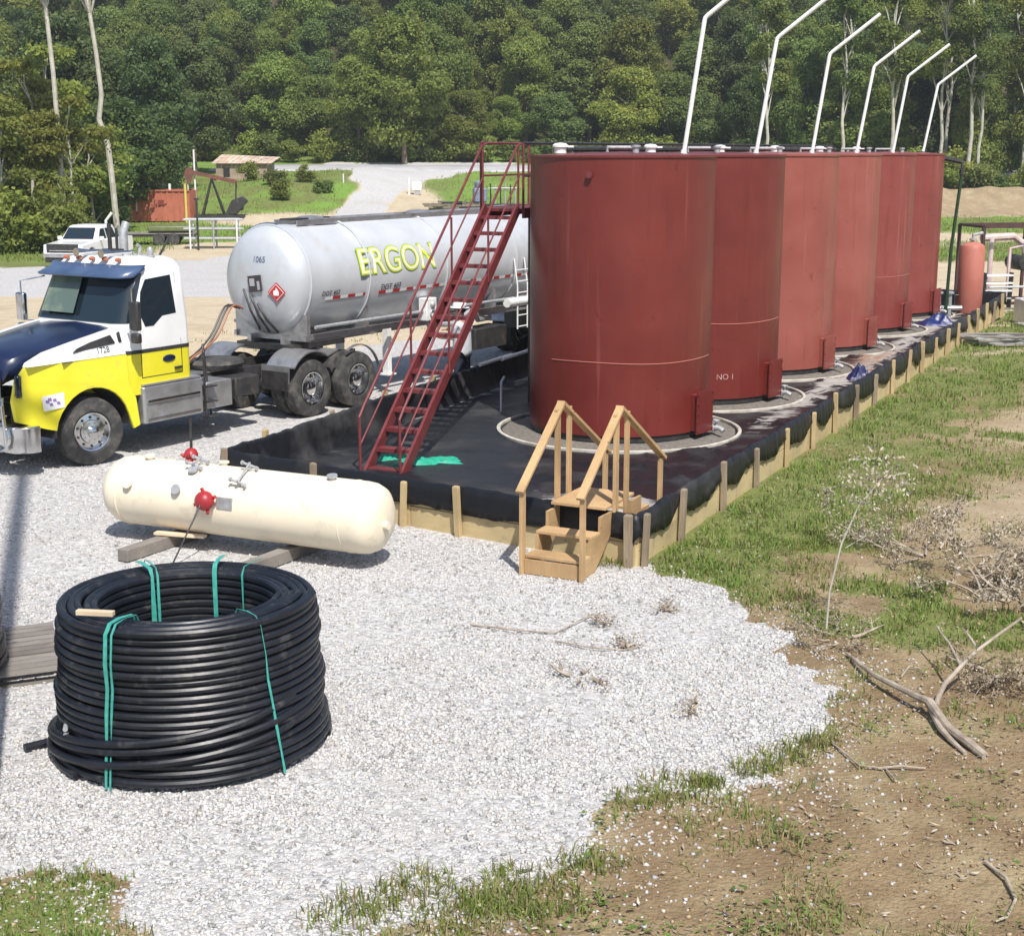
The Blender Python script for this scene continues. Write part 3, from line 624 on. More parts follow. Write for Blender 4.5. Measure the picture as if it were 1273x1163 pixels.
for i, (x, y) in enumerate(TC):
    # ring pad: a thing of its own, the tank stands on it
    p = thing('tank_ring_pad', 'pale band ring pad under the ' + ['nearest red tank by the steps', 'second red tank from the steps', 'third red tank from the steps',
        'fourth red tank from the steps', 'fifth red tank from the steps', 'farthest red tank'][i], 'ring pad', (x, y, 0), random.random() * 6, 'ring pads under the tanks')
    b = MB(); b.lathe([(2.06, .03), (2.10, .03), (2.105, .15), (2.06, .16), (2.045, .15), (2.04, .05)], 72, cap=False); b.build('band', ring_mat, p)
    b = MB(); b.lathe([(2.042, .02), (2.042, .105), (1.80, .115), (1.62, .155), (1.0, .163), (.001, .163)], 48, cap=False); b.build('fill', ring_fill, p)
    t = thing('red_tank', names[i], 'tank', (x, y, TZ), 0, 'red stock tanks in a row')
    b = MB(); b.lathe([(TR - .01, .10), (TR, .101), (TR, 1.3), (TR + .003, 2.6), (TR, TH - .04), (TR + .022, TH - .035), (TR + .022, TH), (TR - .01, TH + .004)], 96, cap=False); b.build('shell', tm[i], t, ang=30)
    b = MB(); b.lathe([(TR - .03, .0), (TR - .028, .102)], 64); b.build('base_band', M['black_steel'], t)
    b = MB(); b.lathe([(TR - .01, TH + .003), (.9, TH + .035), (.001, TH + .06)], 64); b.build('roof', tm[i], t)
    if seam[i]:
        b = MB(); a0, a1 = (-2.45, -.35); n = 40
        b.tube([((TR + .003) * math.cos(a0 + (a1 - a0) * k / n), (TR + .003) * math.sin(a0 + (a1 - a0) * k / n), seam[i] + .012 * math.sin(k * .2)) for k in range(n + 1)], .007, 6)
        b.build('weld_seam', mat('weld_%d' % i, (.45, .16, .13), rough=.5), t)
    # cleanout box low on the right
    ca = -.62
    Mx = Matrix.Rotation(ca, 4, 'Z'); b = MB()
    b.box((TR + .03, 0, .42), (.16, .46, .62), M=Mx); b.build('cleanout_box', tm[i], t, bevel=.012)
    b = MB(); b.box((TR + .125, 0, .42), (.02, .54, .70), M=Mx)
    for s_ in (-1, 1):
        for z in (.12, .27, .42, .57, .72): b.tube([Mx @ Vector((TR + .13, s_ * .245, z)), Mx @ Vector((TR + .155, s_ * .245, z))], .013, 6)
    b.build('cover_flange', tm[i], t)
    b = MB(); b.tube([Mx @ Vector((TR, .36, .10)), Mx @ Vector((TR + .22, .36, .10)), Mx @ Vector((TR + .3, .36, .06))], .045, 10); b.tube([Mx @ Vector((TR + .16, .36, .10)), Mx @ Vector((TR + .16, .36, .23))], .02, 8)
    b.torus(tuple(Mx @ Vector((TR + .16, .36, .23))), .055, .011, n=14); b.tube([Mx @ Vector((TR + .1, .36, .10)), Mx @ Vector((TR + .13, .36, .10))], .075, 12)
    b.build('drain_valve', M['galv'], t)
    # thief hatch and gauge on the roof
    b = MB(); b.lathe([(.10, 0), (.10, .10), (.13, .10), (.13, .13), (.09, .16), (.001, .17)], 16, Matrix.Translation((-1.05, -.35, TH + .03))); b.box((-.92, -.35, TH + .14), (.18, .06, .03)); b.build('thief_hatch', M['white_pipe'], t)
    b = MB(); b.lathe([(.055, 0), (.055, .09), (.08, .09), (.08, .12), (.001, .125)], 14, Matrix.Translation((.15, -.75, TH + .04))); b.build('roof_fitting', M['galv'], t); MB().tube([(-.2, .9, TH + .05), (-.2, .9, TH + .13), (.25, .95, TH + .13)], .03, 8).build('roof_pipe', M['galv'], t)
    # leaning white vent pipe with a bent end
    bx0 = Vector((1.05, .35, TH)); ln = [(.36, .0, 2.12 - .0 * i)]
    e1 = bx0 + Vector((.30 + .03 * (i % 2), .02, 2.22 - .055 * i)); e2 = e1 + Vector((.99, -.22, .80))
    b = MB(); c1_ = e1 - (e1 - bx0).normalized() * .06; c2_ = e1 + (e2 - e1).normalized() * .06
    b.tube([bx0, c1_, e1 * .7 + (c1_ + c2_) * .15, c2_, e2], .038, 10); b.lathe([(.075, 0), (.075, .03), (.05, .03), (.05, .09)], 12, Matrix.Translation(bx0 + Vector((0, 0, .0))))
    b.build('vent_pipe', M['white_pipe'], t)
    if i == 0:
        b = MB(); a = -1.98; M2 = Matrix.Rotation(a, 4, 'Z'); b.tube([M2 @ Vector((TR - .02, 0, TH - .3)), M2 @ Vector((TR + .05, 0, TH - .3))], .035, 10); b.tube([M2 @ Vector((TR + .04, 0, TH - .3)), M2 @ Vector((TR + .07, 0, TH - .3))], .055, 10)
        b.build('plug', M['red_steel'], t)
    if i == 1:
        me = text_mesh('NO 1', .15); a0 = -1.36
        for v_ in me.vertices:
            a = a0 + v_.co.x / TR; v_.co = Vector(((TR + .006) * math.cos(a), (TR + .006) * math.sin(a), .52 + v_.co.y))
        me.materials.append(mat('faded_letters', (.55, .38, .36), (.40, .18, .16), 20, rough=.6)); link('lettering', me, t)

# ------------------------------------------------------------------ red steel stair and the catwalk behind the tanks
U = Vector((.37, .929, 0)).normalized(); SR = Vector((.929, -.37, 0)).normalized()      # up the stair, to its right
ft = Vector((-1.92, 21.10, .04)); RUN, RISE, SW = 4.72, 3.81, .60
def stair():
    t = thing('steel_stair', 'steep dark red open steel stair with pipe handrails rising from the black liner', 'stair', ft, math.atan2(U.y, U.x))
    top = Vector((RUN, 0, RISE))
    for s in (1, -1):
        b = MB(); b.beam((0, s * SW / 2, 0), (RUN, s * SW / 2, RISE), .045, .19); b.build('stringer', M['red_steel'], t)
        b = MB(); off = s * (SW / 2 + .03)
        b.tube([(-.10, off, .02), (-.10, off, .92), (.04, off, 1.05), (RUN - .1, off, RISE + 1.05), (RUN + .15, off, RISE + 1.09)], .022, 8)
        b.build('handrail', M['red_steel'], t)
        b = MB(); b.tube([(-.08, off, .50), (RUN, off, RISE + .56)], .015, 8); b.build('middle_rail', M['red_steel'], t)
        b0 = MB(); b0.tube([(0, 0, -.02), (0, 0, 1.03)], .020, 8); me = b0.mesh('rail_post', M['red_steel'])
        for u in (.36, .70, .985): link('rail_post', me, t, (RUN * u, off, RISE * u))
    b = MB(); b.box((0, 0, 0), (.20, SW - .05, .022)); b.box((.095, 0, -.02), (.012, SW - .05, .05)); b.box((-.095, 0, -.02), (.012, SW - .05, .05)); me = b.mesh('step', M['red_steel'], False)
    n = 15
    for i in range(n):
        k = (i + .35) / n; link('step', me, t, (RUN * k, 0, RISE * k + .02))
stair()
def catwalk():
    W_U = Vector((.445, .895, 0)); perp = Vector((-.895, .445, 0)); z0 = 3.84
    A = ft + U * RUN; A.z = z0
    ang = math.atan2(W_U.y, W_U.x); t = thing('catwalk', 'narrow red steel catwalk with railings running behind the tank tops', 'catwalk', (A.x, A.y, 0), ang)
    Lc = 21.0
    for k in range(8):
        b = MB(); b.box((Lc / 8 * (k + .5), 0, z0 - .03), (Lc / 8 - .02, .78, .05)); b.build('deck_panel', M['red_steel'], t, False)
    for s in (1, -1):
        b = MB(); b.beam((0, s * .41, z0 - .08), (Lc, s * .41, z0 - .08), .05, .17); b.build('edge_beam', M['red_steel'], t, False)
        b = MB(); b.tube([(0, s * .41, z0 + 1.10), (Lc, s * .41, z0 + 1.12)], .024, 8); b.tube([(0, s * .41, z0 + .55), (Lc, s * .41, z0 + .55)], .018, 8)
        b.build('railing', M['red_steel'] if s > 0 else M['black_steel'], t)
    b = MB(); b.tube([(0, 0, z0), (0, 0, z0 + 1.1)], .022, 8); me = b.mesh('rail_post', M['red_steel'])
    b = MB(); b.beam((0, 0, .05), (0, 0, z0 - .12), .08, .08); me2 = b.mesh('support_leg', M['black_steel'])
    for k in range(12):
        for s in (1, -1): link('rail_post', me, t, (Lc * k / 11, s * .41, 0))
        if k % 2 == 1 :
            for s in (1, -1): link('support_leg', me2, t, (Lc * k / 11, s * .36, 0))
    b = MB(); b.beam((.55, -.35, .05), (.55, -.35, z0 - .12), .09, .09); b.build('support_leg', M['black_steel'], t)
    # overflow line along the tank tops
    p = MB(); p.tube([(1.2, -.62, z0 + 1.0), (Lc - .5, -.62, z0 + 1.02)], .05, 10)
    pt = thing('overflow_line', 'black equaliser pipe lying along the back of the tank tops', 'pipe', (A.x, A.y, 0), ang); p.build('pipe', M['black_steel'], pt)
    q = MB()
    for k in range(6):
        q2 = MB(); x = 1.55 + 4.09 * k; q2.tube([(x, -.62, z0 + 1.0), (x, -.62, z0 + .88), (x + .1, -1.0, z0 + .86)], .045, 8) ; q2.build('drop_pipe', M['galv'], pt)
catwalk()

# ------------------------------------------------------------------ wooden steps over the wall
def stile():
    g = Vector((.45, .893, 0)).normalized(); o = Vector((.46, 16.02, 0)); t = thing('wooden_steps', 'new pine steps with A shaped handrails climbing over the bund wall', 'steps', o, math.atan2(g.y, g.x))
    hw = .38; L = 2.42
    for s in (1, -1):
        y = s * hw
        def post(x, z0, z1, w_=.09): MB().box((x, y, (z0 + z1) / 2), (w_, .04, z1 - z0)).build('post', M['lumber'], t, False, bevel=.004)
        post(.0, 0, 1.04, .10); post(.95, .30, 1.80, .10); post(1.28, .30, 1.78, .09); post(L, .04, 1.0, .10)
        b = MB(); b.beam((-.08, s * (hw + .0), .99), (1.06, s * hw, 1.86), .10, .04); b.build('handrail', M['lumber_x'], t, False, bevel=.004)
        b = MB(); b.beam((1.03, s * hw, 1.87), (L + .10, s * hw, .985), .10, .04); b.build('handrail', M['lumber_x'], t, False, bevel=.004)
        # sawn stringers, inside face of the posts
        for sg, x0 in ((1, 0), (-1, L)):
            X = lambda x: x0 + sg * x
            out = [(X(.03), .015), (X(.03), .20), (X(.30), .20), (X(.30), .42), (X(.58), .42), (X(.58), .63), (X(.90), .63), (X(.90), .38), (X(.42), .015)]
            MB().prism(out, y - s * .06, y - s * .022).build('stringer', M['lumber_x'], t, False)
    for sg, x0 in ((1, 0), (-1, L)):
        for i, z in enumerate((.20, .42)):
            MB().box((x0 + sg * (.155 + .28 * i), 0, z + .02), (.27, 2 * hw - .05, .036)).build('tread', M['lumber'], t, False, bevel=.004)
    for k in range(3): MB().box((.72 + .30 * k + .14, 0, .70), (.29, 2 * hw - .05, .036)).build('platform_board', M['lumber'], t, False, bevel=.004)
    MB().box((.02, 0, .10), (.036, 2 * hw - .05, .17)).build('riser', M['lumber'], t, False)
stile()

# ------------------------------------------------------------------ things lying in the bund
def netting():
    t = thing('green_netting', 'crumpled green netting at the foot of the red stair', 'netting', (-1.28, 21.75, .10)); n = 26
    for k, (ox, oy, sx, sy) in enumerate(((0, .1, .62, .26), (-.55, .35, .34, .16))):
        V = []; 
        for i in range(n):
            for j in range(n):
                x = (i / (n - 1) - .5) * 2; y = (j / (n - 1) - .5) * 2; a = 1 - .25 * float(fbm(x * 2 + 5 * k, y * 2, 5)) * 2
                V.append((ox + x * sx * a, oy + y * sy * a + .1 * x, .02 + .10 * float(fbm(x * 3, y * 3 + k, 6)) * max(0, 1 - max(abs(x), abs(y)) ** 4)))
        link('sheet', fast_mesh('sheet', V, [(i * n + j, (i + 1) * n + j, (i + 1) * n + j + 1, i * n + j + 1) for i in range(n - 1) for j in range(n - 1)], M['green_net'], 4, True), t)
netting()
def bund_pipe():
    t = thing('steel_pipe_frame', 'thin grey pipe bent to a corner against the dark liner left of the nearest tank', 'pipe', (-.05, 25.6, 0))
    MB().tube([(-.1, 1.6, .62), (-.15, 1.0, .62), (-.15, .5, .10), (.7, -.1, .08)], .025, 8).build('pipe', M['galv'], t)
    lab = ['shorter pale pole lying on top of the left bund wall', 'longer pale pole lying on top of the left bund wall']
    d = (CB - CL).normalized()
    for k in range(2):
        a = CL + d * (8.9 + .9 * k) + Vector((.04 + .1 * k, 0, .66)); o = MB().tube([a, a + d * (1.5 + 1.1 * k) + Vector((.05, -.05, .02))], .04, 8).build('pole', M['white_pipe'])
        tag(o, lab[1 - k] if k == 0 else lab[1], 'pole', 'pale poles on the bund wall'); o['label'] = lab[k]
bund_pipe()
def plastic_roll():
    # loose fold of dark blue plastic tied near the far tanks and hose loops
    for k, (px, py, c, lab) in enumerate(((1165, 397, (.012, .022, .11), 'crumpled blue tarp tucked over the wall beside the farthest red tank'), (1068, 463, (.015, .018, .08), 'small crumpled blue rag on the liner beside the fourth tank'))):
        p = at(px, py, .62); n = 22; r = .42 if k == 0 else .22; V = []
        for i in range(n):
            for j in range(n):
                x = (i / (n - 1) - .5) * 2; y = (j / (n - 1) - .5) * 2
                V.append((x * r, y * r * .7, -.14 + .42 * float(fbm(x * 2.3 + k, y * 2.3, 9)) * max(0, 1 - max(abs(x), abs(y)) ** 2)))
        o = link('tarp', fast_mesh('tarp', V, [(i * n + j, (i + 1) * n + j, (i + 1) * n + j + 1, i * n + j + 1) for i in range(n - 1) for j in range(n - 1)], mat('tarp_%d' % k, c, rough=.4), 4, True), None, p)
        tag(o, lab, 'tarp')
plastic_roll()

# ------------------------------------------------------------------ cream pressure vessel on skids
def vessel():
    A = Vector((-5.08, 18.08, 0)); B = Vector((-1.46, 16.38, 0)); d = B - A; L = d.length; ang = math.atan2(d.y, d.x); Rv = .43; zc = Rv + .17
    t = thing('pressure_vessel', 'long cream horizontal steel vessel with red fittings lying on timbers', 'vessel', A, ang)
    T = Matrix.Translation((0, 0, zc)) @ Matrix.Rotation(R(90), 4, 'Y')
    prof = [(.001, 0), (.16, .012), (.28, .05), (.37, .11), (.415, .19), (Rv, .27), (Rv, .5), (Rv, L - .30), (.42, L - .2), (.38, L - .11), (.29, L - .045), (.16, L - .01), (.001, L)]
    MB().lathe(prof, 64, T).build('shell', M['cream'], t)
    MB().torus((.34, 0, zc), Rv + .004, .009, (1, 0, 0), 48, 6).build('weld_seam', M['cream'], t); MB().torus((L - .42, 0, zc), Rv + .001, .006, (1, 0, 0), 48, 6).build('weld_seam', M['cream'], t)
    MB().prism([(1.9, zc + .02), (2.12, zc + .02), (2.12, zc + .16), (1.9, zc + .16)], -Rv - .012, -Rv + .02).build('data_plate', M['galv'], t, False)
    def noz(x, a, h=.1, r=.035, m='galv', name='nozzle'):
        c = Vector((x, 0, zc)); n = Vector((0, -math.sin(a), math.cos(a))); p = c + n * Rv
        b = MB(); b.tube([p - n * .03, p + n * h], r, 12); b.tube([p + n * (h - .015), p + n * (h + .01)], r * 1.6, 12); b.build(name, M[m], t); return p + n * h, n
    for x, a, m in ((.62, .1, 'cream'), (.56, 1.15, 'cream'), (1.30, 1.15, 'galv'), (1.42, .52, 'galv'), (1.68, -.1, 'cream'), (3.30, .12, 'galv'), (L - .03, 0, 'cream')):
        if x < L - .1: noz(x, a, .05, .04, m)
    b = MB(); b.tube([(L - .03, -.05, zc - .05), (L + .05, -.05, zc - .05)], .05, 12); b.build('nozzle', M['cream'], t)
    for x, a0, a1 in ((1.40, .10, .42), (2.14, .15, .80)):       # small piping trees on top
        P = []
        for a in (a0, a1):
            n = Vector((0, -math.sin(a), math.cos(a))); c = Vector((x + .03 * a, 0, zc)); P.append(c + n * (Rv + .09))
            b = MB(); b.tube([c + n * (Rv - .02), c + n * (Rv + .11)], .018, 8); q = c + n * (Rv + .07); b.tube([q + Vector((-.11, .0, .03)), q + Vector((.11, .02, -.03))], .017, 8); b.tube([q + Vector((-.115, 0, .03)), q + Vector((-.09, 0, .025))], .028, 8); b.tube([q + Vector((.09, 0, -.025)), q + Vector((.115, 0, -.03))], .028, 8)
            b.build('pipe_fitting', M['galv'], t)
        MB().tube(P, .014, 8).build('gauge_line', M['galv'], t)
    # red capped outlets
    for (x, a, rr) in ((1.0, -.55, .09), (1.78, 1.35, .12)):
        n = Vector((0, -math.sin(a), math.cos(a))); c = Vector((x, 0, zc)) + n * Rv
        Mx = Matrix.Translation(c) @ n.to_track_quat('Z', 'Y').to_matrix().to_4x4(); b = MB()
        b.lathe([(rr * .55, -.03), (rr * .55, .06), (rr, .062), (rr * 1.02, .10), (rr * .9, .15), (rr * .5, .19), (.001, .20)], 12, Mx)
        for q in range(4):
            u = q * math.pi / 2 + .4; b.tube([Mx @ Vector((math.cos(u) * rr * .8, math.sin(u) * rr * .8, .06)), Mx @ Vector((math.cos(u) * rr * 1.35, math.sin(u) * rr * 1.35, .09))], .022, 6)
        o = b.build('red_cap', M['bright_red'], t)
        if a > 1:
            MB().tube([c + n * .15, c + n * .24 + Vector((.02, 0, -.1)), Vector((1.62, -.95, .04))], .010, 6).build('drain_line', M['black_steel'], t)
        else:
            MB().tube([c + n * .12, c + n * .16 + Vector((0, 0, .42))], .018, 8).build('valve_stem', M['black_steel'], t)
    # the two timbers underneath: separate things
    for k, (x, l0, l1, lab) in enumerate(((1.05, -1.05, .45, 'grey timber under the left half of the cream vessel'), (2.72, -1.0, .40, 'grey timber under the right half of the cream vessel'))):
        c = A + d.normalized() * x; n = Vector((-d.y, d.x, 0)).normalized(); o = MB().beam(c + n * l0 + Vector((-.08, 0, .085)), c + n * l1 + Vector((.05, 0, .085)), .16, .15).build('timber', M['grey_wood'], None, False, bevel=.008)
        tag(o, lab, 'timber', 'timbers under the cream vessel')
    c = A + d.normalized() * 1.12; tag(MB().beam(c + Vector((-.35, -.25, .19)), c + Vector((.3, -.42, .185)), .1, .03).build('board', M['pale_wood']), 'thin pale board wedged below the left end of the cream vessel', 'board')
vessel()

# ------------------------------------------------------------------ coils of black pipe
def coil(label, loc, rz, straps, Rt=1.02, Rb=1.10, Rin=.745, rows=20, pr=.0328, tail=True, wood_piece=True):
    t = thing('pipe_coil', label, 'pipe coil', loc, rz, 'black pipe coils'); H = rows * pr * 2 * .985
    def rad(z): k = z / H; return Rt + (Rb - Rt) * (1 - k) ** 1.6 + .012 * math.sin(k * 19)
    def helix(r0, z0, z1, turns, wob, seed, fr=None):
        P = []; n = int(56 * turns); q = random.Random(seed); ph = [q.random() * 6.28 for _ in range(3)]
        for i in range(n + 1):
            th = 2 * math.pi * i / 56; k = i / n; z = z0 + (z1 - z0) * k
            r = (r0 if fr is None else fr(z)) + wob * (math.sin(th * .37 + ph[0]) + .6 * math.sin(th * 2 + ph[1] * i / n * 3))
            P.append((r * math.cos(th), r * math.sin(th), z + .25 * wob * math.sin(th * 1.3 + ph[2])))
        return P
    MB().tube(helix(0, pr, H - pr, rows - 1, .008, 1, rad), pr, 9).build('pipe', M['hdpe'], t)
    for k, r in enumerate((Rin, Rin + .066)):
        MB().tube(helix(r, pr, H - pr - .02, rows - 1, .008, 5 + k), pr, 8).build('pipe', M['hdpe'], t)
    for k in range(3):
        r = Rin + .125 + k * .058 ; MB().tube(helix(r, H - .26 - .02 * k, H - pr + .012 * (k % 2), 3, .014, 11 + k), pr, 9).build('pipe', M['hdpe'], t)
    MB().lathe([(Rin + .09, .03), (Rt - .10, .04), (Rt - .10, H - .2), (Rin + .09, H - .2), (Rin + .09, .03)], 48, cap=False).build('inner_wraps', M['hdpe'], t)
    if tail:                                               # loose turns crossing the lower front
        for k, (a0, a1, z0, z1, dr) in enumerate(((R(176), R(345), .15, .50, .045), (R(186), R(352), .07, .42, .04), (R(200), R(330), .24, .58, .05))):
            P = []
            for i in range(31):
                u = i / 30; a = a0 + (a1 - a0) * u; z = z0 + (z1 - z0) * u ** .9; r = rad(z) + dr * math.sin(math.pi * min(1, .15 + u * .98)) ** .5 + .02 - .1 * max(0, u - .85)
                P.append((r * math.cos(a), r * math.sin(a), z))
            P = [(P[0][0] - .02, P[0][1] + .16, max(.05, z0 - .03))] + P; MB().tube(P, pr, 9).build('loose_pipe', M['hdpe'], t)
        P = [(rad(.05) * math.cos(a) * (1.02 + .03 * (a - R(200))), rad(.05) * math.sin(a) * 1.04, .045) for a in [R(188 + 6 * i) for i in range(8)]]
        MB().tube([(-1.32, -.34, .05)] + P, pr, 9).build('loose_pipe', M['hdpe'], t)
        for z in (.38, .33): MB().tube([(math.cos(R(218)) * 1.09, math.sin(R(218)) * 1.09, z), (math.cos(R(222)) * 1.13, math.sin(R(222)) * 1.13, z)], .02, 8).build('pipe_end', M['galv'], t)
    for (deg, wd, half, skew) in straps:
        a = R(deg); pts = []
        def pt(r, z, aa): return Vector((r * math.cos(aa), r * math.sin(aa), z))
        if half != 'in':
            pts += [(rad(z) + pr + (.030 if z < .55 else .016), z, a + skew * (1 - z / H)) for z in (.02, .2, .4, .6, .8, 1.0, H - .06)]
        pts += [(Rt - .02, H + .012, a), ((Rt + Rin) / 2, H + .022, a), (Rin - .01, H + .006, a), (Rin - pr - .012, H - .06, a), (Rin - pr - .012, H * .7, a), (Rin - pr - .012, H * .45 if half != 'out' else H * .8, a)]
        b = MB(); tv = Vector((-math.sin(a), math.cos(a), 0)); vv = []; P = [pt(*p) for p in pts]
        for i, p in enumerate(P):
            nrm = (P[min(i + 1, len(P) - 1)] - P[max(i - 1, 0)]).cross(tv).normalized() * .002; j = random.uniform(-.006, .006)
            vv.append([p - tv * (wd / 2 + j) - nrm, p + tv * (wd / 2 + j) - nrm, p + tv * (wd / 2 + j) + nrm, p - tv * (wd / 2 + j) + nrm])
        b.loft(vv).build('strap', M['strap'], t)
    if wood_piece:
        o = MB().box((0, 0, 0), (.30, .055, .04)).build('wood_block', M['pale_wood'], None, False, bevel=.004)
        o.matrix_world = Matrix.Translation(Vector(loc)) @ Matrix.Rotation(R(-8), 4, 'Z') @ Matrix.Translation((-.46, -.77, H + .025))
        tag(o, 'short pale wood block resting on top of the front coil rim', 'wood block')
coil('big black plastic pipe coil with teal straps in the front', (-2.66, 11.40, 0), 0,
     [(247, .030, 'both', 0), (250, .012, 'both', -.02), (313, .014, 'both', .10), (128, .038, 'in', 0), (124, .014, 'both', 0), (84, .035, 'in', 0), (62, .014, 'in', 0)])
coil('black pipe coil cut off at the left edge beside the wooden pallet', (-5.80, 12.55, .13), .6, [(247, .045, 'both', 0), (40, .03, 'both', 0)], Rt=1.05, Rb=1.09, tail=False, wood_piece=False)
def pallet():
    t = thing('wooden_pallet', 'weathered grey wooden pallet on the gravel left of the front coil', 'pallet', (-5.05, 13.1, 0), R(24))
    b = MB(); b.box((0, 0, 0), (1.45, .10, .018)); me = b.mesh('slat', M['grey_wood'], False)
    for k in range(11): link('slat', me, t, (random.uniform(-.02, .02), -.68 + k * .134, .125 + random.uniform(-.003, .003)), random.uniform(-.02, .02))
    for k in range(5): link('slat', me, t, (0, -.66 + k * .33, .012), random.uniform(-.02, .02))
    b = MB(); b.box((0, 0, 0), (.045, 1.42, .09)); me = b.mesh('bearer', M['grey_wood'], False)
    for k in (-.69, 0, .69): link('bearer', me, t, (k, 0, .069))
pallet()

# ------------------------------------------------------------------ utility pole beyond the left edge; its shadow crosses the gravel
def utility_pole():
    x, y = -3.58, 8.75
    t = thing('utility_pole', 'tall wooden utility pole standing just outside the left edge, shadow falling over the gravel', 'utility pole', (x, y, 0))
    MB().tube([(0, 0, -.3), (0, 0, 7), (0, 0, 20.5)], [.12, .115, .11], 14).build('pole', M['bark'], t)
    MB().box((0, 0, 20.0), (2.2, .1, .12)).build('crossarm', M['grey_wood'], t, False)
    for q in (-1, -.4, .4, 1): MB().lathe([(.03, 0), (.05, .05), (.03, .09), (.05, .13), (.02, .18)], 10, Matrix.Translation((q, 0, 20.06))).build('insulator', M['galv'], t)
utility_pole()

# ------------------------------------------------------------------ dead branches, brush and sticks
def branch_paths(start, d, L, r, depth, q, out, bend=.25, kids_=(2, 4), zmin=None):
    P = [Vector(start)]; d = Vector(d).normalized(); n = 6
    for i in range(n):
        d = (d + Vector((q.uniform(-1, 1), q.uniform(-1, 1), q.uniform(-1, 1))) * bend).normalized(); p = P[-1] + d * L / n
        if zmin is not None: p.z = max(p.z, zmin + r)
        P.append(p)
    out.append((P, [r * (1 - .75 * i / n) for i in range(n + 1)], depth))
    if depth > 0:
        for _ in range(q.randint(*kids_)):
            i = q.randint(2, n); v = Vector((q.uniform(-1, 1), q.uniform(-1, 1), q.uniform(-.4, .8))).normalized()
            branch_paths(P[i], d * .7 + v * .8, L * q.uniform(.35, .6), r * (1 - .75 * i / n) * .7, depth - 1, q, out, bend, kids_, zmin)
def leaf_cards(C, size, spread, per, q, up=.2):
    C = np.repeat(np.array(C, float), per, 0); n = len(C); C = C + q.normal(size=(n, 3)) * spread
    nr = q.normal(size=(n, 3)) + np.array([0, 0, up]); nr /= np.linalg.norm(nr, axis=1, keepdims=True)
    a = np.cross(nr, q.normal(size=(n, 3))); a /= np.linalg.norm(a, axis=1, keepdims=True) + 1e-9; b = np.cross(nr, a)
    s = (size * (.6 + .8 * q.random(n)))[:, None]
    return np.stack([C + a * s, C + b * s * .45 + nr * s * .12, C - a * s, C - b * s * .45 + nr * s * .12], 1).reshape(-1, 3)
def brush(label, x, y, size, h, seed, leaves=1800, leaf='grey_leaf', lsize=.022, nst=7, cat='brush pile'):
    q = random.Random(seed); nq = np.random.default_rng(seed); z = hz(x, y); t = thing('brush_pile', label, cat, (x, y, z)); out = []
    for k in range(nst):
        a = q.uniform(0, 6.28); r = q.uniform(0, size * .5)
        branch_paths((r * math.cos(a), r * math.sin(a), .03), (math.cos(a + q.uniform(-.6, .6)), math.sin(a + q.uniform(-.6, .6)), q.uniform(.05, .9) * h / size), size * q.uniform(.5, 1.), .012 + .012 * q.random(), 2, q, out, .2, (2, 3), 0.)
    b = MB(); ends = []
    for P, rr, dp in out:
        b.tube(P, [max(.003, r) for r in rr], 4, cap=False)
        if dp < 2: ends += [tuple(p) for p in P[2:]]
    b.build('branches', M['dead_wood'], t)
    if leaves:
        C = np.array([ends[i] for i in nq.integers(0, len(ends), leaves // 3)]); V = leaf_cards(C, lsize, .05, 3, nq); V[:, 2] = np.maximum(V[:, 2], .004)
        o = link('dead_leaves', fast_mesh('dead_leaves', V, np.arange(len(V)).reshape(-1, 4), [M[leaf], M['dry_leaf']], 4, False, nq.integers(0, 2, len(V) // 4)), t); o['kind'] = 'stuff'
    return t
g0 = on(1250, 760); brush('thick heap of dry grey leafy brush at the right edge', g0.x + .2, g0.y + .1, .95, .9, 3, 7500, 'grey_leaf', .023, 16)
g0 = on(1150, 700); brush('low spread of pale withered twigs and leaves behind the sapling', g0.x, g0.y, 1.0, .28, 4, 3200, 'grey_leaf', .019, 10)
g0 = on(1225, 850); brush('dry leafy twigs lying under the forked dead branch at the right', g0.x + .2, g0.y, .6, .3, 5, 2000, 'dry_leaf', .020, 9)
g0 = on(1045, 800); brush('small patch of dead leaves at the base of the bare sapling', g0.x + .05, g0.y + .05, .40, .16, 6, 700, 'dry_leaf', .018, 6)
def path_thing(name, label, cat, paths, m, group=None):
    o0 = Vector(paths[0][0][0]); t = thing(name, label, cat, o0, 0, group); 
    for k, (P, rr) in enumerate(paths):
        P = [Vector(p) - o0 for p in P]; Q = []; RR = []
        for i in range(len(P) - 1):                           # smooth and roughen
            for u in (0, .5):
                Q.append(P[i].lerp(P[i + 1], u) + Vector((random.uniform(-1, 1), random.uniform(-1, 1), random.uniform(-.4, .4))) * .3 * rr[i]); RR.append((rr[i] + (rr[i + 1] - rr[i]) * u) * random.uniform(.9, 1.1))
        Q.append(P[-1]); RR.append(rr[-1]); MB().tube(Q, RR, 8).build('limb' if k else 'stem', m, t)
    return t
def gp(px, py, dz=0.): p = on(px, py); return Vector((p.x, p.y, p.z + dz))
path_thing('fallen_branch', 'thick forked dead branch lying on the bare brown soil at the right', 'fallen branch', [
    ([at(1053, 812, .04), at(1085, 838, .10), at(1125, 858, .13), at(1156, 872, .14), at(1180, 905, .07), at(1225, 940, .03)], [.016, .022, .030, .036, .04, .034]),
    ([at(1162, 876, .13), at(1175, 850, .22), at(1197, 825, .30), at(1215, 808, .36), at(1270, 768, .5)], [.026, .022, .018, .016, .012]),
    ([at(1195, 828, .28), at(1180, 800, .30), at(1164, 778, .34)], [.014, .011, .007]),
    ([at(1150, 870, .1), at(1168, 905, .06), at(1200, 936, .02)], [.020, .026, .018]),
    ([at(1215, 806, .34), at(1205, 790, .4), at(1196, 780, .42)], [.013, .010, .006])], M['dead_wood'])
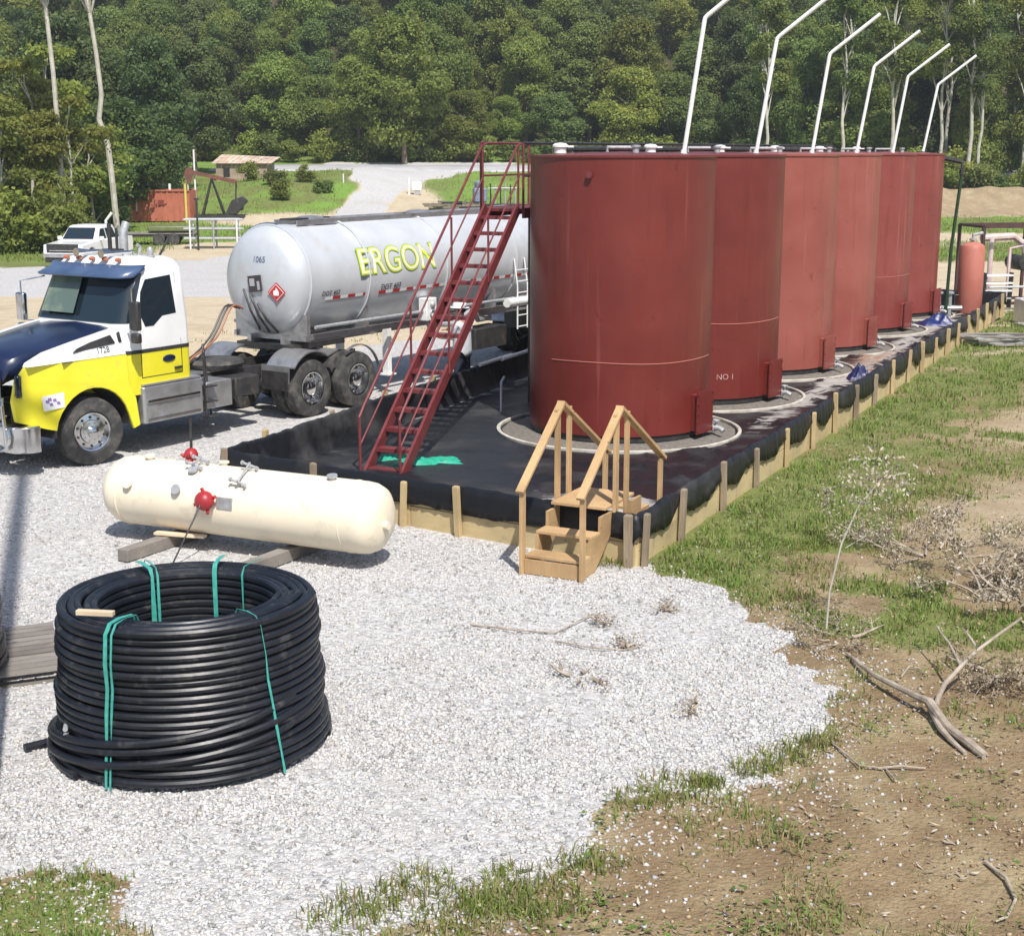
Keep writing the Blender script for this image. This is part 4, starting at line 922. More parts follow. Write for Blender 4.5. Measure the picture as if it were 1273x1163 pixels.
s0 = gp(1027, 790); path_thing('bare_sapling', 'thin pale bare sapling bending to the right beside the gravel edge', 'sapling', [
    ([s0, s0 + Vector((.02, .02, .45)), s0 + Vector((.12, .03, .95)), s0 + Vector((.28, .04, 1.35)), s0 + Vector((.50, .05, 1.62))], [.012, .011, .009, .007, .004]),
    ([s0 + Vector((.16, .03, .9)), s0 + Vector((.26, .0, .98)), s0 + Vector((.36, .0, 1.04))], [.005, .004, .003])], M['pale_bark'])
def sapling_leaves():
    q = np.random.default_rng(4); C = np.array([(s0.x + .40 + q.normal() * .20, s0.y + .05 + q.normal() * .15, s0.z + 1.60 + q.normal() * .13) for _ in range(90)])
    V = leaf_cards(C, .024, .04, 5, q, -.3) - np.array(tuple(s0)); o = link('withered_leaves', fast_mesh('withered_leaves', V, np.arange(len(V)).reshape(-1, 4), [M['grey_leaf']], 4), [c for c in bpy.data.objects if c.name == 'bare_sapling'][0]); o['kind'] = 'stuff'
sapling_leaves()
for (pts, r, lab) in (
    (((1225, 1083), (1250, 1105), (1262, 1128), (1250, 1150), (1236, 1166)), .014, 'crooked dead stick in the bottom right corner'),
    (((1035, 935), (1068, 958), (1100, 972), (1112, 985)), .009, 'thin dark twig on brown soil below the forked branch'),
    (((1090, 968), (1120, 966), (1150, 962)), .011, 'short pale stick on brown soil below the forked branch'),
    (((1120, 850), (1130, 838), (1145, 836)), .009, 'small curved twig just above the forked branch'),
    (((585, 782), (640, 788), (690, 794), (735, 775), (765, 768)), .010, 'long dark twig lying across the gravel'),
    (((690, 800), (735, 815), (775, 818), (792, 815)), .009, 'short dark twig lying on the gravel below the long one')):
    path_thing('stick', lab, 'stick', [([gp(*p, .02 + .02 * (i % 2)) for i, p in enumerate(pts)], [r * (1 - .12 * i) for i in range(len(pts))])], M['dead_wood'])
for k, (px, py, s, lab, lf) in enumerate(((820, 768, .18, 'dark tuft of dead leaves at the end of the long twig', 'dead_wood'), (775, 815, .14, 'dark dead leaves at the end of the short twig', 'dead_wood'), (750, 780, .12, 'small dead leaf cluster midway along the long twig', 'dead_wood'),
                               (722, 852, .26, 'tan dry weed flattened on the gravel', 'dry_leaf'), (862, 882, .18, 'small tan dry weed on the gravel near the pad edge', 'dry_leaf'))):
    g0 = on(px, py); brush(lab, g0.x, g0.y, s, .12, 20 + k, 130 if k < 3 else 90, lf, .018, 4, 'dead weed')
def weeds():
    spots = [(735, 1085, .22), (690, 1120, .25), (640, 1105, .22), (590, 1120, .25), (520, 1120, .2), (470, 1142, .22), (430, 1150, .26), (845, 985, .26), (800, 1010, .22), (975, 948, .22), (1010, 930, .18), (560, 1150, .25), (940, 960, .18), (880, 985, .14),
             (1100, 690, .3), (1020, 715, .35), (980, 745, .25), (1005, 680, .3), (1110, 640, .35), (1180, 620, .4), (700, 668, .12), (760, 705, .2), (640, 690, .0)]
    X = []; Y = []; H = []; W = []
    for px, py, r in spots:
        if r <= 0: continue
        p = on(px, py); n = 170; a = rng.random(n) * 6.28; d = r * np.sqrt(rng.random(n)) * (.6 + .6 * rng.random(n)); X.append(p.x + d * np.cos(a) * 1.3); Y.append(p.y + d * np.sin(a)); H.append(.06 + .10 * rng.random(n)); W.append(np.full(n, .012))
    X, Y, H, W = map(np.concatenate, (X, Y, H, W)); blades('weed_tufts', X, Y, H, W, [M['grass'], M['grass'], M['grass_dry']], 1.0)
weeds()

# ------------------------------------------------------------------ tractor unit, tanker trailer
HD = Vector((-.555, -.832, 0)).normalized(); RIG = Vector((-7.46, 22.83, 0)); RZ = math.atan2(HD.y, HD.x)
def sec(x0, x1, hw, z, rf=.28, rb=.12, n=5):
    P = []
    for cx, cy, r, a0 in ((x1 - rf, hw - rf, rf, 90), (x0 + rb, hw - rb, rb, 90), (x0 + rb, -(hw - rb), rb, 180), (x1 - rf, -(hw - rf), rf, 270)):
        rng_ = {(90, rf): None}
        pass
    def arc(cx, cy, r, a0, a1): return [(cx + r * math.cos(R(a0 + (a1 - a0) * k / n)), cy + r * math.sin(R(a0 + (a1 - a0) * k / n)), z) for k in range(n + 1)]
    return arc(x1 - rf, -(hw - rf), rf, -90, 0) + arc(x1 - rf, hw - rf, rf, 0, 90) + arc(x0 + rb, hw - rb, rb, 90, 180) + arc(x0 + rb, -(hw - rb), rb, 180, 270)
def wheel(parent, x, y, side, front=True, r=.53, w_=.29, steer=0):
    """tyre and rim; side +1 = outer face towards +y"""
    T = Matrix.Translation((x, y, r)) @ Matrix.Rotation(steer, 4, 'Z') @ Matrix.Rotation(R(-90) * side, 4, 'X')        # local z -> outward
    b = MB(); h = w_ / 2
    prof = [(r * .58, -h * .8), (r * .62, -h), (r * .90, -h * 1.02), (r * .98, -h * .86), (r, -h * .6), (r, h * .6), (r * .98, h * .86), (r * .90, h * 1.02), (r * .62, h), (r * .58, h * .8)]
    b.lathe(prof, 48, T, cap=False)
    for k in (-.35, 0, .35): b.torus(tuple(T @ Vector((0, 0, h * k))), r + .001, .006, tuple(T.to_3x3() @ Vector((0, 0, 1))), 48, 4)
    wt = thing_part('wheel', b, M['rubber'], parent)
    b = MB()
    if front: pr = [(r * .585, h * .75), (r * .57, h * .9), (r * .53, h * .85), (r * .50, h * .45), (r * .36, h * .55), (r * .34, h * .75), (r * .17, h * .85), (r * .16, h * 1.25), (.10 * r, h * 1.4), (.001, h * 1.42)]
    else: pr = [(r * .585, h * .75), (r * .57, h * .95), (r * .53, h * .9), (r * .50, h * .2), (r * .46, -h * .35), (r * .30, -h * .40), (r * .25, -h * .3), (r * .24, h * .7), (r * .19, h * .85), (.001, h * .88)]
    b.lathe(pr, 40, T, cap=False); o = b.build('rim', M['chrome'], wt, ang=50)
    b = MB(); zf = h * .60 if front else -h * .33; rn = r * .27 if front else r * .37
    for k in range(10):
        a = k * .6283; b.tube([T @ Vector((rn * math.cos(a), rn * math.sin(a), zf - .02)), T @ Vector((rn * math.cos(a), rn * math.sin(a), zf + .04))], .013, 6)
    b.build('wheel_nuts', M['chrome'], wt)['kind'] = 'stuff'
    b = MB(); rh = r * .43
    for k in range(10):
        a = k * .6283 + .314; p = T @ Vector((rh * math.cos(a), rh * math.sin(a), (h * .54 if front else -h * .33))); q = T @ Vector((rh * math.cos(a), rh * math.sin(a), (h * .54 if front else -h * .33) + .006)); b.tube([p, q], .022, 8)
    b.build('hand_holes', M['black_steel'], wt)['kind'] = 'stuff'
def thing_part(name, b, m, parent, **k): return b.build(name, m, parent, **k)
def tractor():
    t = thing('tractor_truck', 'yellow and white day cab truck with a dark blue hood at the left', 'truck', RIG, RZ)
    W2 = 1.13
    # chassis
    for s in (1, -1): MB().box((-3.1, s * .42, .86), (8.1, .09, .26)).build('frame_rail', M['black_steel'], t, False)
    b = MB()
    for x in (-6.9, -5.8, -4.4, -3.6, -2.8, .6): b.box((x, 0, .86), (.12, .76, .2))
    for x in (0, -5.1, -6.42): b.tube([(x, -.9, .53), (x, .9, .53)], .075, 10)
    for x in (-5.1, -6.42): b.ball((x, 0, .55), .22, 12)
    b.build('axles', M['black_steel'], t)['kind'] = 'stuff'; MB().box((-2.9, 0, .55), (1.3, .5, .5)).build('gearbox', M['black_steel'], t)
    for s in (1, -1):
        wheel(t, 0, s * 1.0, s, True, steer=R(-14))
        for x in (-5.1, -6.42): wheel(t, x, s * 1.02, s, False, w_=.27); wheel(t, x, s * .70, -s, False, w_=.27)
    # front bumper and guard
    b = MB(); o = sec(1.0, 1.36, 1.14, 0, .30, .03); b.loft([[(x, y, .38) for x, y, _ in o], [(x + .01, y, .48) for x, y, _ in o], [(x, y, .78) for x, y, _ in o]]); b.build('bumper', M['chrome'], t, bevel=.02)
    for s in (1, -1):
        b = MB(); b.lathe([(.001, .0), (.10, .0), (.12, .02), (.12, .05), (.10, .055), (.095, .03), (.001, .03)], 20, Matrix.Translation((1.30, s * .78, .58)) @ Matrix.Rotation(R(90), 4, 'Y')); b.build('fog_lamp', M['glass'], t)
    # hood: dark blue top, white band, yellow fenders
    hz_top = lambda x: 1.80 + (1.02 - x) * .155 if x > -.72 else 2.07
    secs = []
    for x, hwid, zt in ((1.20, .58, 1.62), (1.12, .66, 1.79), (.9, .72, 1.86), (.2, .86, 1.96), (-.72, 1.00, 2.10)):
        secs.append([(x, -hwid, zt - .20), (x, -hwid * .93, zt - .06), (x, -hwid * .6, zt - .005), (x, 0, zt + .02), (x, hwid * .6, zt - .005), (x, hwid * .93, zt - .06), (x, hwid, zt - .20), (x, hwid * .9, 1.5), (x, -hwid * .9, 1.5)])
    MB().loft(secs).build('hood', M['blue_paint'], t, ang=50)
    for s in (1, -1):
        # white side band, leaning inwards towards the hood top
        yo = lambda x, z: s * (1.135 - max(0, z - 1.62) * (.30 + .34 * max(0, x + .2)) - .16 * max(0, x - .55))
        yi = lambda x, z: yo(x, z) - s * .12
        out = [(-.73, 1.665), (.25, 1.672), (1.08, 1.66), (1.02, 1.71), (.7, 1.83), (.2, 1.93), (-.4, 2.035), (-.73, 2.085)]
        MB().prism(out, yo, yi).build('hood_side', M['white_paint'], t)
        y2 = lambda x, z: yo(x, z) + s * .006
        MB().prism([(-.56, 1.86), (-.50, 1.985), (-.1, 1.915), (.16, 1.845), (.26, 1.79)], lambda x, z: yo(x, z) + s * .022, lambda x, z: yo(x, z) - s * .02).build('hood_vent', M['black_steel'], t)
        MB().prism([(-.70, 1.86), (-.70, 2.02), (-.64, 2.0), (-.64, 1.86)], lambda x, z: yo(x, z) + s * .015, lambda x, z: yo(x, z) - s * .02).build('cowl_vent', M['black_steel'], t)
        MB().prism([(-.73, 1.645), (-.73, 1.668), (.5, 1.672), (.5, 1.66)], y2, lambda x, z: yo(x, z) - s * .02).build('pinstripe', M['black_steel'], t)
        # yellow fender with wheel arch
        arch = [(.70 * math.cos(R(a)) * 1.02, .56 + .66 * math.sin(R(a))) for a in range(8, 176, 12)]
        out = [(1.24, .84), (1.27, 1.15), (1.21, 1.45), (1.08, 1.66), (.25, 1.668), (-.73, 1.66), (-.73, 1.22), (-.86, .95), (-.92, .50), (-.78, .46)] + [(x, z) for x, z in arch[::-1]][0:] + [(.86, .70)]
        yf = lambda x, z: s * (1.165 - .16 * max(0, x - .55) - .05 * max(0, z - 1.3) - .55 * max(0, x - .9))
        MB().prism(out, yf, lambda x, z: yf(x, z) - s * .05).build('fender', M['yellow_paint'], t, bevel=.012)
        b = MB(); aa = [(.70 * math.cos(R(a)) * 1.02, .56 + .66 * math.sin(R(a))) for a in range(-2, 186, 8)]
        b.loft([[(x, s * 1.13, z), (x, s * .62, z), (x * 1.04, s * .62, .56 + (z - .56) * 1.04), (x * 1.04, s * 1.13, .56 + (z - .56) * 1.04)] for x, z in aa]); b.build('wheel_well', M['black_steel'], t)
        # head lamp at the front corner, reflective sticker on the fender
        b = MB(); b.box((1.17, s * .90, 1.38), (.10, .20, .34), rz=-s * .75); b.build('headlight', M['glass'], t, bevel=.03)
        MB().prism([(.90, .98), (.92, 1.20), (.56, 1.235), (.56, 1.0)], lambda x, z: yf(x, z) + s * .005, lambda x, z: yf(x, z) - s * .01).build('sticker', M['white_paint'], t)
        b = MB()
        for q in ((.84, 1.12), (.78, 1.07), (.72, 1.13), (.66, 1.08), (.80, 1.15)): b.prism([(q[0] - .03, q[1] - .025), (q[0] + .025, q[1] - .02), (q[0] + .03, q[1] + .02), (q[0] - .02, q[1] + .025)], lambda x, z: yf(x, z) + s * .008, lambda x, z: yf(x, z))
        b.build('sticker_print', mat('print_blue', (.25, .16, .40), rough=.5), t)
    # grille and chrome surround
    MB().box((1.215, 0, 1.22), (.05, 1.02, .76)).build('grille', M['black_steel'], t, bevel=.02)
    b = MB(); b.tube([(1.25, -.54, .84), (1.25, -.54, 1.58), (1.22, -.4, 1.66), (1.22, .4, 1.66), (1.25, .54, 1.58), (1.25, .54, .84)], .035, 8)
    b.build('grille_surround', M['chrome'], t)
    for k in range(9): MB().box((1.245, 0, .90 + k * .078), (.02, .96, .02)).build('grille_bar', M['chrome'], t, False)
    MB().lathe([(.001, 0), (.06, 0), (.07, .03), (.05, .06), (.001, .07)], 12, Matrix.Translation((1.17, 0, 1.80))).build('hood_ornament', M['chrome'], t)
    b = MB()                                            # tubular bull bar with a lamp ring
    for s in (1, -1):
        b.tube([(1.42, s * .28, .45), (1.50, s * .28, .9), (1.47, s * .28, 1.35)], .03, 8); b.tube([(1.42, s * .86, .45), (1.46, s * .86, 1.12), (1.40, s * .80, 1.2), (1.46, s * .28, 1.22)], .028, 8)
        b.torus((1.40, s * .70, .62), .20, .028, (1, 0, .1), 24, 8)
    b.tube([(1.50, -.30, 1.33), (1.50, .30, 1.33)], .03, 8); b.tube([(1.46, -.86, .80), (1.5, 0, .82), (1.46, .86, .80)], .028, 8); b.build('bull_bar', M['chrome'], t)
    # cab
    z = [1.20, 1.655, 2.10, 2.5, 2.95, 3.07, 3.13]
    S = [sec(-2.14, -.66, W2, z[1]), sec(-2.14, -.70, 1.115, z[2]), sec(-2.14, -.885, 1.07, z[3]), sec(-2.13, -1.08, 1.02, z[4]), sec(-2.08, -1.18, .93, z[5]), sec(-1.98, -1.30, .80, z[6])]
    MB().loft(S).build('cab', M['white_paint'], t, ang=40)
    MB().loft([sec(-2.14, -.66, W2, .98), sec(-2.145, -.66, W2 + .002, 1.20), sec(-2.14, -.66, W2, 1.653)]).build('cab_lower', M['yellow_paint'], t, ang=40)
    MB().loft([sec(-2.145, -.655, W2 + .006, 1.640), sec(-2.145, -.655, W2 + .006, 1.70)]).build('waist_stripe', M['black_steel'], t, ang=40)
    # windscreen: the front half of two sections, proud of the body
    def wins(zv, f, off, hw_, x1): 
        P = sec(-2.14, x1 + off, hw_ + off * .4, zv); q = P[1:11]; return q
    A_ = wins(2.135, 0, .012, 1.112, -.715); B_ = wins(2.90, 0, .012, 1.026, -1.058)
    MB().loft([A_, [tuple((a[i] * .5 + b_[i] * .5) for i in range(3)) for a, b_ in zip(A_, B_)], B_], cap=False, closed=False).build('windscreen', M['glass'], t)
    Mi = [tuple((a[i] * .75 + b_[i] * .25) for i in range(3)) for a, b_ in zip(A_, B_)]; Mj = [tuple((a[i] * .10 + b_[i] * .90) for i in range(3)) for a, b_ in zip(A_, B_)]
    def shift(P): return [(x + .004, y, zv) for x, y, zv in P]
    b = MB(); b.loft([[(p[0] + .005, p[1], p[2]) for p in (Mi[4], Mi[5])], [(p[0] + .005, p[1], p[2]) for p in (Mj[4], Mj[5])]], cap=False, closed=False)
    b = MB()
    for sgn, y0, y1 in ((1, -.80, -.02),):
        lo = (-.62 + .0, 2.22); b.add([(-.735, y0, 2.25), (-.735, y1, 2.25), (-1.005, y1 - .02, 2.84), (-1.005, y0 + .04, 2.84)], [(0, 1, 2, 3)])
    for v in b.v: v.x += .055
    b.build('windscreen_reflection', M['glass_reflection'], t)  # pale panel painted for the reflection on the windscreen
    # sun visor
    V1 = sec(-2.1, -.97, 1.06, 2.955)[0:12]; V2 = sec(-2.1, -.74, 1.09, 2.86)[0:12]; V3 = sec(-2.1, -1.03, 1.04, 3.03)[0:12]
    b = MB(); b.loft([V3, V1, V2], cap=False, closed=False); o = b.build('sun_visor', M['visor'], t); md = o.modifiers.new('thick', 'SOLIDIFY'); md.thickness = .03
    # side window, door seams, handle, logo, lettering
    for s in (1, -1):
        yw = lambda x, zz: s * (1.115 - (zz - 2.10) * .1118 + .004)
        def pr(out, m, name, d=.0, par=t): return MB().prism(out, lambda x, zz: yw(x, zz) + s * d, lambda x, zz: yw(x, zz) - s * .01).build(name, m, par)
        win = pr([(-1.16, 2.06), (-1.08, 2.25), (-1.15, 2.60), (-1.28, 2.80), (-1.82, 2.84), (-1.85, 2.22), (-1.55, 2.20), (-1.34, 2.06)], M['glass'], 'side_window')
        yd = lambda x, zz: s * (W2 + .003)
        def pd(out, m, name): return MB().prism(out, yd, lambda x, zz: yd(x, zz) - s * .01).build(name, m, t, False)
        pd([(-1.03, 1.24), (-1.03, 1.64), (-1.045, 1.64), (-1.045, 1.24)], M['black_steel'], 'door_seam'); pd([(-1.90, 1.24), (-1.90, 1.64), (-1.915, 1.64), (-1.915, 1.24)], M['black_steel'], 'door_seam')
        for x_ in (-1.04, -1.90):
            MB().prism([(x_, 1.71), (x_ - .012, 1.71), (x_ - .012, 2.10 if x_ > -1.5 else 2.88), (x_, 2.10 if x_ > -1.5 else 2.88)], lambda x, zz: s * (W2 + .003 - max(0, zz - 1.655) * .034 - max(0, zz - 2.1) * .078 + .002), lambda x, zz: s * (W2 - .02 - max(0, zz - 1.655) * .034 - max(0, zz - 2.1) * .078)).build('door_seam', M['galv'], t, False)
        MB().prism([(-1.9, 1.235), (-1.03, 1.235), (-1.03, 1.25), (-1.9, 1.25)], yd, lambda x, zz: yd(x, zz) - s * .01).build('door_seam', M['black_steel'], t, False)
        MB().ball((-1.62, s * (W2 + .012), 1.50), .14, 20, sc=(1, .10, .42)).build('door_emblem', M['blue_paint'], t)
        MB().box((-1.80, s * (W2 + .03), 1.33), (.16, .04, .04)).build('door_handle', M['black_steel'], t, bevel=.008)
        # mirror on its arm
        b = MB(); b.tube([(-.80, s * 1.12, 2.05), (-.72, s * 1.34, 2.06), (-.72, s * 1.34, 2.7), (-1.02, s * 1.08, 2.78)], .016, 8); b.build('mirror_arm', M['chrome'], t)
        b = MB(); b.box((-.74, s * 1.37, 2.28), (.10, .20, .46)); b.box((-.74, s * 1.37, 1.93), (.10, .18, .16)); b.build('mirror', M['black_steel'] if s > 0 else M['chrome'], t, bevel=.03)
        # tank and steps under the door
        b = MB(); b.loft([sec(-2.3, -.98, .34, .50, .06, .06), sec(-2.3, -.98, .34, 1.10, .06, .06)]); 
        for v in b.v: v.y += s * .86
        b.build('fuel_tank', M['alu'], t, bevel=.02)
        for zz in (.56, .86): MB().box((-1.62, s * 1.215, zz), (1.15, .04, .05)).build('tread_plate', M['chrome'], t, False, bevel=.006)
        MB().box((-1.62, s * 1.02, 1.125), (1.25, .36, .03)).build('step_plate', M['alu'], t, False)
        # half fender over the first drive wheels
        aa = [(-5.1 + .62 * math.cos(R(a)), .53 + .62 * math.sin(R(a))) for a in range(38, 150, 8)]; aa = [(p[0], p[1]) for p in aa] + [(-5.1 - .55 + 1.10 * 0, .82)][0:0]
        front = [(-5.1 + .62 * math.cos(R(38 + 8 * 0)), 0)]
        b = MB(); aa = [(-4.42, .70), (-4.44, .98)] + [(-5.1 + .66 * math.cos(R(a)), .55 + .66 * math.sin(R(a))) for a in range(38, 130, 8)] + [(-5.78, 1.16)]
        b.loft([[(x, s * 1.19, zz), (x, s * .50, zz), (x, s * .50, zz + .03), (x, s * 1.19, zz + .03)] for x, zz in aa]); b.build('half_fender', M['alu'], t)
        MB().box((-4.40, s * .86, .74), (.03, .62, .34)).build('mud_flap', M['black_steel'], t, False)
        aa = [(-6.42 + .64 * math.cos(R(a)), .55 + .64 * math.sin(R(a))) for a in range(60, 182, 8)]
        b = MB(); b.loft([[(x, s * 1.17, zz), (x, s * 1.10, zz), (x, s * 1.10, zz + .02), (x, s * 1.17, zz + .02)] for x, zz in aa]); b.build('fender_trim', M['alu'], t)
    me = text_mesh('1728', .13)
    for v in me.vertices: x, zz = -.30 - v.co.x * 1, 1.77 + v.co.y; v.co = Vector((x * 1.0, 1.135 - (zz - 1.62) * .30 + .004, zz))
    me.materials.append(M['blue_paint']); link('fleet_number', me, t)
    # roof gear
    for k in (-.62, -.31, 0, .31, .62):
        MB().ball((-1.12, k, 3.10), .045, 10, sc=(1.4, 1, .8)).build('marker_lamp', mat('amber', (.42, .13, .07), rough=.35) if k == -.62 else bpy.data.materials['amber'], t)
    for s in (.30, -.30):
        b = MB(); b.tube([(-1.05, s, 3.19), (-1.3, s, 3.19), (-1.75, s, 3.19)], [.075, .035, .022], 12); b.tube([(-1.5, s, 3.1), (-1.5, s, 3.2)], .02, 6); b.tube([(-1.7, s, 3.1), (-1.7, s, 3.2)], .02, 6); b.build('air_horn', M['chrome'], t)
    b = MB(); b.lathe([(.07, 0), (.07, .04), (.055, .05), (.055, .14), (.035, .18), (.001, .19)], 16, Matrix.Translation((-1.66, .78, 3.10))); b.build('beacon', M['galv'], t)
    for s in (-1,):
        b = MB(); b.tube([(-2.42, s * .70, .8), (-2.42, s * .70, 3.45), (-2.50, s * .70, 3.60)], .075, 14); b.tube([(-2.42, s * .70, 1.9), (-2.42, s * .70, 2.9)], .10, 14); b.build('exhaust_stack', M['galv'], t)
    b = MB(); b.tube([(-1.9, -.45, 3.08), (-1.9, -.45, 3.62)], .035, 10); b.tube([(-1.92, -.30, 3.08), (-1.92, -.30, 3.55)], .025, 8); b.box((-1.9, -.38, 3.14), (.2, .32, .12)); b.build('roof_mount', M['black_steel'], t)
    MB().tube([(-1.80, .35, 3.1), (-1.84, .35, 3.26), (-1.78, .35, 3.30)], .03, 8).build('antenna_base', M['galv'], t)
    # behind the cab: hose post, hoses, deck, battery box, steps, fifth wheel
    b = MB(); b.tube([(-2.55, -.10, .98), (-2.55, -.10, 2.9)], .03, 8); b.tube([(-2.55, -.10, 2.9), (-2.9, -.1, 3.35)], .02, 8); b.build('hose_post', M['black_steel'], t)
    for k, (m, y0) in enumerate(((M['black_steel'], .06), (M['black_steel'], -.02), (mat('hose_tan', (.30, .12, .06), rough=.5), .14))):
        P = [Vector((-2.16, y0 + .1, 1.75)), Vector((-2.5, y0 + .1, 1.30 - .1 * k)), Vector((-3.1, y0 + .05, 1.15 + .07 * k)), Vector((-3.7, y0, 1.55)), Vector((-4.15, y0 - .05, 2.05)), Vector((-4.45, y0 - .05, 2.0))]
        Q = []
        for i in range(len(P) - 1):
            p0 = P[max(i - 1, 0)]; p1 = P[i]; p2 = P[i + 1]; p3 = P[min(i + 2, len(P) - 1)]
            for u in (0, .25, .5, .75): Q.append(.5 * ((2 * p1) + (-p0 + p2) * u + (2 * p0 - 5 * p1 + 4 * p2 - p3) * u * u + (-p0 + 3 * p1 - 3 * p2 + p3) * u ** 3))
        Q.append(P[-1]); MB().tube(Q, .02, 6).build('air_hose', m, t)
    MB().box((-2.95, 0, 1.02), (1.35, .95, .03)).build('deck_plate', M['alu'], t, False)
    for s in (1, -1):
        MB().box((-2.78, s * .80, .74), (.62, .56, .46)).build('battery_box', M['alu'] if s > 0 else M['black_steel'], t, bevel=.02)
        MB().box((-3.52, s * .78, .78), (.60, .52, .34)).build('side_box', M['black_steel'], t, bevel=.03)
        b = MB(); b.tube([(-2.42, s * 1.12, .35), (-2.40, s * 1.12, 1.5), (-2.46, s * 1.05, 1.62), (-2.58, s * .95, 1.5), (-2.6, s * 1.05, .35)], .018, 8)
        for zz in (.40, .66, .92): b.box((-2.51, s * 1.1, zz), (.22, .22, .02))
        b.build('grab_steps', M['black_steel'], t)
    MB().tube([(-3.35, -.95, .72), (-4.15, -.95, .72)], .28, 18).build('air_tank', M['alu'], t)
    b = MB(); o = [(1.0, .0), (.5, .42), (-.45, .46), (-.55, .14), (0, .10), (0, -.10), (-.55, -.14), (-.45, -.46), (.5, -.42)]
    b.add([(-5.75 + .55 * x, y, 1.13) for x, y in o] + [(-5.75 + .55 * x, y, 1.19) for x, y in o], [tuple(range(9)), tuple(range(9, 18))[::-1]] + [(i, (i + 1) % 9, 9 + (i + 1) % 9, 9 + i) for i in range(9)]); b.build('fifth_wheel', M['black_steel'], t, False)
    MB().lathe([(.001, 0), (.46, 0), (.50, .08), (.46, .14), (.001, .16)], 20, Matrix.Translation((-3.55, .25, 1.05))).build('deck_cover', M['rubber'], t)
tractor()

